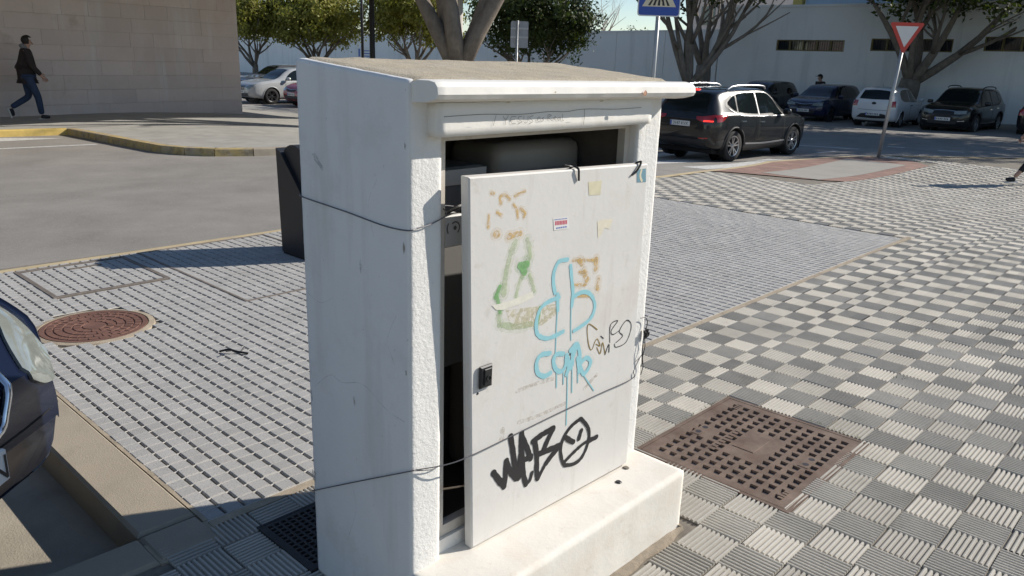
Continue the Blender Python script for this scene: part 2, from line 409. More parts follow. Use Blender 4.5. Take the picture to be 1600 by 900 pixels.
b=MB(); b.box(.70,.93,4.80,4.815,-.005,.008); b.build('lifting_bar',m_frame,c)
cover_frame('paved_cover_frame','thin dark steel frame of the longer block-paved access cover beside the bin',1.27,2.40,3.25,5.0,.022)
gr=thing('black_grating','black metal mesh grating in the shade at the foot of the white cabinet','grating',(0,0,0))
pit_plate('mesh_plate',-.01,.68,.49,.815,26,13,lambda i,j:False,[m_iron,m_pit],gr,z=.006,depth=.008,border=.012)
b=MB()
for q in ((-.02,.69,.48,.489),(-.02,.69,.816,.825),(-.02,-.011,.489,.816),(.681,.69,.489,.816)): b.box(*q,-.02,.007)
b.build('frame',m_iron,gr)
# a broken bit of black plastic on the blocks, weeds in the joints
b=MB(); b.tube(crom([(.70,2.50,.006),(.735,2.46,.02),(.762,2.42,.012),(.80,2.37,.006)],4),[.006]*13,6); b.tube([(.74,2.455,.012),(.70,2.42,.03)],.004,5); b.tube([(.775,2.405,.01),(.81,2.43,.02)],.005,5)
tag(b.build('plastic_scrap',mat('black_plastic',(.015,.015,.016),.5)),'small broken strip of black plastic lying on the granite blocks','litter')
m_weed=mat('weed',(.10,.13,.03),.8,var=.3,scale=40)
for (x,y,n,lab) in ((3.2,-.29,9,'tiny dry weed sprouting from a ribbed tile joint'),(2.30,-.25,26,'thin line of green weeds along the iron cover edge'),(2.0,.26,16,'sparse weeds along the far side of the iron cover')):
    b=MB()
    for k in range(n):
        ox,oy=((0,random.uniform(-.16,.16)) if n==26 else ((random.uniform(-.2,.2),0) if n==16 else (random.gauss(0,.015),random.gauss(0,.015))))
        a=random.uniform(0,6.3); h=random.uniform(.006,.016); X,Y=x+ox,y+oy
        b.add([(X,Y,-.004),(X+.004*math.cos(a+1.5),Y+.004*math.sin(a+1.5),-.004),(X+h*math.cos(a),Y+h*math.sin(a),h)],[(0,1,2)])
    tag(b.build('weed_tuft',m_weed),lab,'weed',kind='stuff')

# far pavement across the road, with kerb stones
FAR=[(-60,16.2),(3.2,15.95),(4.3,15.7),(4.42,13.9),(4.54,12.06),(5.06,11.2),(6.3,10.68),(9,10.5),(12.5,11.0),(14,12.5),(14.25,24)]
def farlow(x): return pw(x,FAR)
b=MB(); xs=[-60,-20,-5,3.2,4.3,4.36,4.42,4.48,4.54,4.8,5.06,5.6,6.3,7,8,9,10,11,12,12.5,13,13.5,14,14.12,14.25]
for a,c in zip(xs,xs[1:]):
    ya,yc=farlow(a)+.1,farlow(c)+.1
    if 4.3<=a<4.54: ya,yc=farlow(a)+.0,farlow(c)+.0
    b.add([(a,ya,T(a)),(c,yc,T(c)),(c,26,T(c)),(a,26,T(a))],[(0,1,2,3)])
far=tag(b.build('far_pavement',m_farpave),kind='structure')
pts=[(-3.9,16.1),(-1.9,16.06),(.2,16.02),(2.2,15.97),(4.3,15.7),(4.37,14.8),(4.42,13.9),(4.47,13.0),(4.54,12.06),(4.74,11.6),(5.06,11.2),(5.6,10.9),(6.3,10.68),(7.2,10.58),(8.1,10.52),(9,10.5),(10.2,10.6),(11.4,10.8),(12.5,11.0),(13.3,11.6),(14,12.5),(14.1,15),(14.2,18),(14.25,21)]
for k,(p,q) in enumerate(zip(pts,pts[1:])):
    p,q=Vector(p),Vector(q); d=(q-p).normalized(); n=Vector((-d.y,d.x)); b=MB()
    za,zb=T(p.x),T(q.x); a0,a1=p+d*.006,q-d*.006; w_=.16
    ring=lambda e,z:[(e.x-n.x*.02,e.y-n.y*.02,z-.2),(e.x-n.x*.0,e.y,z-.01),(e.x+n.x*.012,e.y+n.y*.012,z+.006),(e.x+n.x*w_,e.y+n.y*w_,z+.006),(e.x+n.x*w_,e.y+n.y*w_,z-.2)]
    b.loft([ring(a0,za),ring(a1,zb)]); b.build('kerb_stone',m_yellow if k<4 else (m_yworn if k<11 else m_conc),far)
# painted markings
def strip(name,pts,z=.004,parent=None,label=None):
    b=MB(); b.add([(x,y,road_z(x,y)+z) for x,y in pts],[tuple(range(len(pts)))]); o=b.build(name,m_white); tag(o,label,'road marking'); return o
for k,(y0,x0,x1) in enumerate(((6.35,12.6,16.6),(7.55,12.4,16.2),(8.75,12.2,15.9),(9.95,12.0,15.6))):
    b=MB(); n=12
    for i in range(n):
        a,c=x0+(x1-x0)*i/n,x0+(x1-x0)*(i+1)/n; s=.10*(a-x0)/4; s2=.10*(c-x0)/4
        b.add([(a,y0+s,road_z(a,y0+s)+.004),(c,y0+s2,road_z(c,y0+s2)+.004),(c,y0+s2+.55,road_z(c,y0+s2+.55)+.004),(a,y0+s+.55,road_z(a,y0+s+.55)+.004)],[(0,1,2,3)])
    tag(b.build('crosswalk_stripe',m_white),['worn white crosswalk stripe nearest the red dropped kerb','white crosswalk stripe under the black car, second from the red kerb','white crosswalk stripe under the black car, third from the red kerb','white crosswalk stripe farthest from the red kerb'][k],'crosswalk stripe','crosswalk stripes')
strip('parking_line',[(29.0,13),(29.12,13),(29.4,2),(29.28,2)],label='long white line in front of the parked cars in the shade')
strip('lane_line',[(20.6,8.6),(20.8,8.6),(20.95,6.5),(20.75,6.5)],label='short white lane line in the shade near the black car')
strip('lane_line',[(22.3,6.3),(22.5,6.3),(22.7,4.4),(22.5,4.4)],label='short white lane line in the shade behind the give way sign')
strip('lane_line',[(18.9,6.9),(19.9,6.75),(19.9,6.62),(18.9,6.76)],label='short white line at the junction mouth near the dropped kerb')
strip('bay_line',[(-4,14.45),(4.15,13.88),(4.15,13.75),(-4,14.3)],label='thin worn white line in the inlet by the yellow kerb')
strip('bay_line',[(-4,15.7),(3.2,15.6),(4.05,15.1),(3.2,15.05),(-4,15.3)],label='wide worn white patch at the foot of the yellow kerb')
# red paving and concrete ramp of the crossing
b=MB()
for i in range(28):
    a,c=11.9+i*.25,12.15+i*.25
    lo_=lambda x: 5.9-1.95*ss((x-11.9)/1.6) if x<13.5 else (3.95 if x<18.2 else 3.95+.9*(x-18.2))
    f=lambda x,y:(x,y,T(x)+.0035)
    ya,yc=min(lo_(a),edge(a)-.13),min(lo_(c),edge(c)-.13)
    b.add([f(a,ya),f(c,yc),f(c,edge(c)-.13),f(a,edge(a)-.13)],[(0,1,2,3)])
b.build('red_paving',m_red,pavement)
b=MB()
for i in range(16):
    a,c=13.05+i*.3,13.35+i*.3; top=lambda x: 5.42+.05*(x-13.05)
    b.add([(a,4.32,T(a)+.007),(c,4.33,T(c)+.007),(c,top(c),T(c)+.007),(a,top(a),T(a)+.007)],[(0,1,2,3)])
b.build('concrete_ramp',m_ramp,pavement)
# light mortar lines between the rows of granite blocks
b=MB()
for j in range(0,60):
    y=.99+BV*j
    for i in range(0,100,4):
        x0,x1=-.12+BU*i,-.12+BU*min(i+4,99)
        if y>edge(x0)-.12 or not inview(x0,y,0) : continue
        if (x0+.15-.37)**2+(y-3.40)**2<.5**2 and (abs(y-3.4)<.335):
            w_=math.sqrt(max(0,.335**2-(y-3.4)**2)); 
            segs=[(x0,min(x1,.37-w_)),(max(x0,.37+w_),x1)]
        else: segs=[(x0,x1)]
        for a,c in segs:
            if c-a>.005: b.add([(a,y-.0042,T(a)-.0052),(c,y-.0042,T(c)-.0052),(c,y-.0016,T(c)-.0022),(a,y-.0016,T(a)-.0022),(c,y+.0016,T(c)-.0022),(a,y+.0016,T(a)-.0022),(c,y+.0042,T(c)-.0052),(a,y+.0042,T(a)-.0052)],[(0,1,2,3),(3,2,4,5),(5,4,6,7)])
tag(b.build('mortar_lines',mat('mortar_light',(.50,.47,.42),.9,var=.15,scale=20),pavement),kind='stuff')

# ------------------------------------------------------------------ the white masonry cabinet
from mathutils import noise as mn
m_side=mat('white_render',(.76,.75,.73),.85,var=.05,scale=3,bump=.0016,bscale=70,stains=[(4,.54,.72,(.60,.57,.52),.5),(1.1,.5,.75,(.66,.63,.58),.5),(55,.655,.69,(.35,.31,.27),.6),(14,.66,.70,(.48,.44,.38),.5)],streak=(9,1.2,.54,.72,(.60,.57,.52),.55))
m_stucco=mat('rough_white_stucco',(.75,.73,.69),.88,var=.05,scale=6,bump=.0032,bscale=75,stains=[(6,.56,.72,(.64,.59,.50),.5),(2.5,.56,.7,(.70,.66,.58),.5),(45,.66,.70,(.25,.22,.18),.7)])
m_smooth=mat('smooth_white_paint',(.80,.765,.70),.75,var=.05,scale=5,bump=.0008,bscale=50,stains=[(5,.55,.75,(.66,.60,.50),.5),(90,.66,.72,(.3,.26,.22),.4)])
m_plinth=mat('plinth_cream',(.75,.705,.63),.8,var=.06,scale=4,bump=.001,bscale=60,stains=[(3,.5,.75,(.66,.56,.43),.6),(9,.58,.7,(.56,.47,.36),.5),(80,.65,.70,(.30,.26,.2),.6)])
m_grit=mat('sandy_roof_grit',(.50,.42,.30),.95,var=.2,scale=14,bump=.006,bscale=230,stains=[(190,.48,.60,(.66,.58,.45),.8),(9,.5,.7,(.56,.51,.43),.5),(230,.57,.66,(.14,.11,.08),.7)])
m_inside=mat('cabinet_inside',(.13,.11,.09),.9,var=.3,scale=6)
def rough_box(x0,x1,y0,y1,z0,z1,r=.01,step=.02,amp=.0015,nsc=25,fmap=None,front=None,seed=0):
    b=MB(); n=[max(2,int(round((q1-q0)/step))) for q0,q1 in ((x0,x1),(y0,y1),(z0,z1))]
    vid={}; lo=Vector((x0,y0,z0)); sz=Vector((x1-x0,y1-y0,z1-z0)); c0=lo+Vector((r,r,r)); c1=lo+sz-Vector((r,r,r))
    def vert(i,j,k):
        key=(i,j,k)
        if key in vid: return vid[key]
        p=lo+Vector((sz.x*i/n[0],sz.y*j/n[1],sz.z*k/n[2]))
        c=Vector((min(max(p.x,c0.x),c1.x),min(max(p.y,c0.y),c1.y),min(max(p.z,c0.z),c1.z))); d=p-c
        if d.length>1e-6: p=c+d.normalized()*r
        q=p*nsc+Vector((seed,seed*.7,0)); a=mn.noise(q)+.5*mn.noise(q*2.7)
        dd=d.normalized() if d.length>1e-6 else Vector((0,0,0))
        p=p+dd*a*amp
        if fmap: p=fmap(p)
        vid[key]=len(b.v); b.v.append(tuple(p)); return vid[key]
    for ax in range(3):
        a,c=[q for q in range(3) if q!=ax]
        for side in (0,n[ax]):
            for i in range(n[a]):
                for j in range(n[c]):
                    def V(ii,jj):
                        k=[0,0,0]; k[ax]=side; k[a]=ii; k[c]=jj; return vert(*k)
                    b.f.append((V(i,j),V(i+1,j),V(i+1,j+1),V(i,j+1))); b.mi.append(1 if (front and ax==1 and side==0) else 0)
    return b
cab=thing('utility_cabinet','white masonry utility cabinet with sloping roof and open front on a plinth','cabinet',(0,0,0))
slope=lambda p:Vector((p.x,p.y,p.z+(p.z/1.562)*.08*max(0,p.y)))
W_=1.066; D_=.476
rough_box(0,.105,0,D_,0,1.562,.006,.0115,.0008,22,slope,True,1).build('left_wall',[m_side,m_stucco],cab,True)
rough_box(.938,W_,0,D_,0,1.555,.006,.0115,.0008,22,slope,True,5).build('right_wall',[m_side,m_stucco],cab,True)
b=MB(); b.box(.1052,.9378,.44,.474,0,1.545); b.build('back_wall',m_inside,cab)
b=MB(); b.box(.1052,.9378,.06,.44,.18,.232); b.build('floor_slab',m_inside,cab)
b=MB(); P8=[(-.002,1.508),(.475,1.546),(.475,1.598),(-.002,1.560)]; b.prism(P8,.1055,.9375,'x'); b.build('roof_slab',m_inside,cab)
# grit screed on top, thin and uneven
b=MB(); nx,ny=54,24; idx=[]
for i in range(nx+1):
    for j in range(ny+1):
        x=.012+(W_-.022)*i/nx; y=-.028+(D_+.016)*j/ny; e=min(i,nx-i,j,ny-j)
        z=1.563+.08*max(0,y)+(.0045 if e>0 else -.004)+.003*mn.noise(Vector((x*14,y*14,2)))
        if e==0: x+=.003*mn.noise(Vector((x*9,y*9,5))); y+=.003*mn.noise(Vector((x*9,y*9,9)))
        b.v.append((x,y,z))
for i in range(nx):
    for j in range(ny): a=i*(ny+1)+j; b.f.append((a,a+ny+1,a+ny+2,a+1)); b.mi.append(0)
b.build('roof_screed',m_grit,cab,True)
# front cornice: a long worn roll
prof=[(.015,1.556),(-.018,1.5655),(-.062,1.5665),(-.082,1.562),(-.093,1.550),(-.096,1.531),(-.088,1.519),(-.060,1.511),(-.03,1.507),(.0,1.506),(.015,1.512)]
prof=[(y,1.536+(z-1.536)*.9+.001) for y,z in prof]; rings=[]; n=90
for i in range(n+1):
    x=.010+1.102*i/n; sag=-.006*(i/n)
    e=0 if 0<i<n else .004
    rr=[]
    for k,(y,z) in enumerate(prof):
        a=mn.noise(Vector((x*16,k*.7,3)))*.0022+mn.noise(Vector((x*60,k*1.3,8)))*.0012
        cy,cz=-.04,1.536; d=Vector((y-cy,z-cz)); d=d*(1+a*14-(.06 if e else 0)); rr.append((x,cy+d.x,cz+d.y+sag))
    rings.append(rr)
b=MB(); b.loft(rings); smooth_angle(b.build('cornice',m_smooth,cab),24)
for (x,z_,w2,h2,mm) in ((.815,1.533,.022,.022,mat('bare_brick',(.48,.27,.18),.9,var=.15,scale=60)),(.405,1.537,.009,.006,m_grit),(.62,1.512,.03,.005,m_grit),(.24,1.513,.02,.005,m_grit)):
    rnd=random.Random(int(x*1e3)); b=MB(); q=[]
    for k in range(11):
        a=2*math.pi*k/11; r_=rnd.uniform(.6,1); X,Z=x+w2*.5*r_*math.cos(a),z_+h2*.5*r_*math.sin(a); d=Vector((0,0)); 
        t=math.atan2(Z-1.536,-.06); yy=-.04-.0605*max(0,1-((Z-1.534)/.038)**2)**.5-.0005; q.append((X,yy,Z-.006*x))
    b.add(q,[tuple(range(11))]); b.build('chipped_spot',mm,cab)
# lintel below the cornice, coved at its right end
rough_box(.058,.946,-.043,.06,1.430,1.511,.0028,.02,.0008,20).build('lintel',m_smooth,cab,True)
b=MB(); rings=[]
for x,y0,z0 in ((.944,-.029,1.434),(.962,-.026,1.438),(.985,-.016,1.452),(1.005,-.006,1.475),(1.02,.002,1.505)): rings.append([(x,y0,z0),(x,.05,z0),(x,.05,1.51),(x,y0,1.51)])
b.loft(rings); smooth_angle(b.build('lintel_cove',m_smooth,cab))
rough_box(.0,1.072,-.214,.06,-.03,.232,.008,.02,.0014,14,None,False,9).build('plinth',m_plinth,cab,True)
b=MB(); b.box(.1055,.9375,.02,.06,.2325,.275); b.build('sill',m_smooth,cab)
fr=MB(); m_frm=mat('cream_metal_frame',(.55,.50,.43),.6,var=.1,scale=8,stains=[(20,.6,.7,(.3,.2,.13),.6)])
for q in ((.1055,.142,.03,.058,.277,1.428),(.912,.9375,.03,.058,.277,1.428),(.142,.912,.03,.058,.277,.312),(.142,.912,.03,.058,1.412,1.428)): fr.box(*q)
fr.build('door_frame',m_frm,cab)
# hairline cracks and pencil lines on the lintel
def ribbon(pts,w,P,k=5,jit=0):
    """flat ribbon along a smoothed 2d path, P maps (x,y,layer) to 3d"""
    q=crom(pts,k); vs=[]; n=len(q)
    for i,p in enumerate(q):
        a=np.array(q[max(i-1,0)]); c=np.array(q[min(i+1,n-1)]); d=c-a; l=np.hypot(*d) or 1; nx,ny=-d[1]/l,d[0]/l
        ww=w*(1+jit*mn.noise(Vector((p[0]*90,p[1]*90,w*1e3))))/2
        vs+=[P(p[0]+nx*ww,p[1]+ny*ww),P(p[0]-nx*ww,p[1]-ny*ww)]
    fs=[(2*i,2*i+1,2*i+3,2*i+2) for i in range(n-1)]
    b0=len(vs)
    for e,(p,s) in enumerate(((q[0],-1),(q[-1],1))):                 # rounded brush ends
        o=len(vs); r=w/2; j=1 if s>0 else 0; a=np.array(q[0 if j==0 else n-1]); c=np.array(q[1 if j==0 else n-2]); d=a-c; t0=math.atan2(d[1],d[0])
        ring=[P(p[0]+r*math.cos(t0+t),p[1]+r*math.sin(t0+t)) for t in np.linspace(-1.57,1.57,7)]
        vs+=ring; fs.append(tuple(o+i for i in range(7)))
    return vs,fs
m_pencil=mat('pencil_grey',(.16,.15,.14),.9); m_crack=mat('crack_dark',(.12,.10,.08),.95)
b=MB(); Lp=lambda x,y:(x,-.0455,y)
b.add(*ribbon([(.07,1.479),(.2,1.481),(.33,1.477),(.45,1.481),(.52,1.479),(.6,1.484),(.75,1.480),(.88,1.482)],.0013,Lp)); b.add(*ribbon([(.60,1.484),(.602,1.462),(.598,1.44)],.0014,Lp))
b.build('crack',m_crack,cab)
m_dirt=mat('gritty_dirt',(.30,.245,.18),.95,var=.3,scale=30,bump=.003,bscale=200)
b=MB(); Sp=lambda x,y:(-.0021,x,y)
for st,w2 in (([(.44,.66),(.36,.72),(.30,.715),(.20,.74),(.10,.70),(.02,.69)],.0014),([(.47,.95),(.40,.93),(.33,.96)],.001),([(.12,1.32),(.16,1.25),(.14,1.17)],.001),([(.30,.20),(.25,.33),(.27,.40)],.001),([(.05,.98),(.09,.90),(.06,.84)],.0009)): b.add(*ribbon(st,w2,Sp))
tag(b.build('hairline_cracks',mat('faint_crack',(.52,.50,.48),.9,alpha=(30,.4,.7,0,.6)),cab),kind='stuff')
for y,z_,w2,h2,cc_ in ((.385,1.335,.035,.05,(.50,.50,.50)),(.245,.675,.012,.035,(.50,.43,.32)),(.465,.62,.02,.06,(.52,.50,.46)),(.20,1.08,.010,.05,(.55,.55,.55)),(.02,1.16,.010,.035,(.30,.25,.20)),(.015,.83,.009,.02,(.32,.28,.23)),(.012,1.41,.008,.02,(.30,.26,.21)),(.47,.35,.03,.05,(.45,.42,.38))):
    rnd=random.Random(int(z_*1e3)); b=MB(); q=[(-.0022,y+w2*.5*rnd.uniform(.4,1)*math.cos(2*math.pi*k/12)+(h2*.4*math.sin(2*math.pi*k/12) if y==.385 else 0),z_+h2*.5*rnd.uniform(.5,1)*math.sin(2*math.pi*k/12)) for k in range(12)]
    b.add(q,[tuple(range(12))]); b.build('scuff_mark',mat('scuff_%d'%(z_*100),cc_,.9,var=.15,scale=60,alpha=(70,.35,.62,.0,.85)),cab)
for pts,sd in (([(.0,-.222),(.25,-.224),(.5,-.22),(.8,-.224),(1.08,-.22)],-1),([(1.078,-.22),(1.082,-.1),(1.078,.05),(1.072,.2),(1.07,.45)],1)):
    q=crom(pts,14); b=MB(); rows_=[]
    for k,(x,y) in enumerate(q):
        wv=.016+.016*mn.noise(Vector((x*9,y*9,4))); n_=(0,-1) if sd<0 else (1,0); zz=T(x)
        rows_.append([(x-n_[0]*.02,y-n_[1]*.02,.016+.01*mn.noise(Vector((x*14,y*14,7)))),(x+n_[0]*wv*.4,y+n_[1]*wv*.4,.004),(x+n_[0]*wv,y+n_[1]*wv,-.010)])
    b.loft(rows_,False,False); b.build('mortar_fillet',m_dirt,cab,True)
def text_verts(s,size,font_shear=0):
    cu=bpy.data.curves.new('t','FONT'); cu.body=s; cu.size=size; cu.shear=font_shear; o=bpy.data.objects.new('t',cu); C.objects.link(o)
    dg=bpy.context.evaluated_depsgraph_get(); me=o.evaluated_get(dg).to_mesh(); vs=[tuple(v.co) for v in me.vertices]; fs=[tuple(p.vertices) for p in me.polygons]
    o.evaluated_get(dg).to_mesh_clear(); bpy.data.objects.remove(o); bpy.data.curves.remove(cu); return vs,fs
b=MB()
for st in ([(.270,1.474),(.280,1.466),(.290,1.475)],[(.281,1.466),(.278,1.452)],[(.318,1.472),(.300,1.471),(.302,1.456),(.318,1.455)],[(.301,1.464),(.314,1.464)],[(.340,1.472),(.327,1.470),(.330,1.463),(.341,1.458),(.326,1.453)],
   [(.348,1.472),(.350,1.456),(.362,1.456),(.364,1.472)],[(.384,1.472),(.371,1.469),(.376,1.463),(.384,1.457),(.369,1.452)],[(.402,1.462),(.412,1.464),(.410,1.468),(.402,1.465),(.404,1.457),(.414,1.457)],[(.428,1.466),(.420,1.464),(.427,1.459),(.418,1.456)],
   [(.444,1.457),(.444,1.472),(.458,1.471),(.446,1.465),(.460,1.457)],[(.468,1.461),(.478,1.463),(.474,1.467),(.467,1.462),(.478,1.457)],[(.494,1.465),(.484,1.461),(.490,1.456),(.495,1.465),(.497,1.456)],[(.505,1.474),(.506,1.456),(.512,1.457)],[(.245,1.478),(.235,1.452)]):
    b.add(*ribbon(st,.0011,Lp))
b.build('pencil_writing',m_pencil,cab)
for q in ((.1075,.112,.062,.438,.25,1.50),(.9315,.9365,.062,.438,.25,1.50)): b=MB(); b.box(*q); b.build('inner_shade_sheet',m_inside,cab)  # dark sheets over the white inner walls, painting in the shade of the opening
# things standing inside
m_grey=mat('equipment_grey',(.17,.165,.155),.6,var=.1,scale=6); m_equip=mat('equipment_beige',(.30,.26,.21),.55,var=.12,scale=5)
eq=thing('switch_box','grey switch box with a pale rim inside the cabinet','electrical box',(.33,.3,1.0))
b=MB(); b.box(-.155,.13,-.09,.12,-.3,.31,ch=.008); b.build('housing',m_grey,eq)
b=MB(); b.box(-.15,.125,-.104,-.091,.262,.306); b.box(-.15,-.125,-.104,-.091,.0,.261); b.box(.10,.125,-.104,-.091,.0,.261); b.build('rim',m_frm,eq)
eq=thing('equipment_housing','large dull beige equipment housing with rounded corners behind the door','electrical box',(.70,.3,.232))
rough_box(-.2,.21,-.10,.12,0,1.135,.035,.03,.0003,3).build('housing',m_equip,eq,True)
b=MB(); b.box(-.15,.16,-.106,-.101,.55,1.05,ch=.002); b.build('front_panel',m_grey,eq)
eq=thing('meter','white meter with a round dial just inside the left jamb','meter',(.205,.09,1.175))
b=MB(); b.box(-.034,.034,-.03,.03,-.05,.036,ch=.004); b.build('case',mat('white_plastic',(.75,.74,.72),.5,var=.04),eq)
b=MB(); Mp=lambda x,y:(x,-.0312,y); q=[(.016*math.cos(t),.002+.016*math.sin(t)) for t in np.linspace(-.9,2.2,9)]; b.add(*ribbon(q,.0035,Mp)); q=[(.028*math.cos(t),.002+.026*math.sin(t)) for t in np.linspace(2.6,3.6,6)]; b.add(*ribbon(q,.004,Mp))
b.lathe([(0,0),(.006,0)],12,Matrix.Translation((0,-.0312,.002))@Matrix.Rotation(math.pi/2,4,'X')); b.build('dial',m_pencil,eq)
m_cable=mat('black_cable',(.02,.02,.02),.5)
b=MB(); b.tube(crom([(.15,.07,.30),(.17,.12,.6),(.16,.15,.9),(.20,.12,1.1),(.25,.07,1.225),(.21,.05,1.235),(.17,.06,1.22)],8),.006,7); tag(b.build('power_cable',m_cable),'black power cable looping beside the meter inside the cabinet','cable')
b=MB(); b.tube(crom([(.19,.2,.25),(.20,.16,.5),(.24,.15,.8),(.23,.2,1.0)],8),.008,7); tag(b.build('power_cable',m_cable),'thick black cable rising from the cabinet floor','cable')

# ------------------------------------------------------------------ the loose door
o_=Vector((.203,-.03,.234)); ex=Vector((.99960851,-.02679916,.00803975)); ey=Vector((-.00873228,-.02582549,.99962833)); en=Vector((-.02658156,-.99930718,-.0260494))
door=thing('cabinet_door','pale detached metal cabinet door covered in graffiti leaning against the opening','door',o_)
DM=Matrix((ex,ey,en)).transposed().to_4x4()
door.rotation_euler=DM.to_euler()
m_door=mat('door_paint',(.695,.665,.62),.62,var=.05,scale=3,bump=.0006,bscale=40,spec=.35,stains=[(3.2,.53,.72,(.62,.56,.49),.6),(14,.60,.70,(.52,.48,.43),.45),(85,.66,.71,(.22,.19,.16),.6)],streak=(26,2.2,.58,.72,(.55,.51,.46),.45))
Q=[(0,0),(.746,0),(.7016,1.0727),(-.0504,1.0978)]
b=MB(); c=.004; cx,cy=sum(p[0] for p in Q)/4,sum(p[1] for p in Q)/4
ins=[(x+(c if x<cx else -c),y+(c if y<cy else -c)) for x,y in Q]
vs_=[(*p,-.03) for p in Q]+[(*p,-.004) for p in Q]+[(*p,0) for p in ins]
b.add(vs_,[(3,2,1,0)]+[(i,(i+1)%4,4+(i+1)%4,4+i) for i in range(4)]+[(4+i,4+(i+1)%4,8+(i+1)%4,8+i) for i in range(4)]+[(8,9,10,11)])
panel=b.build('panel',m_door,door)
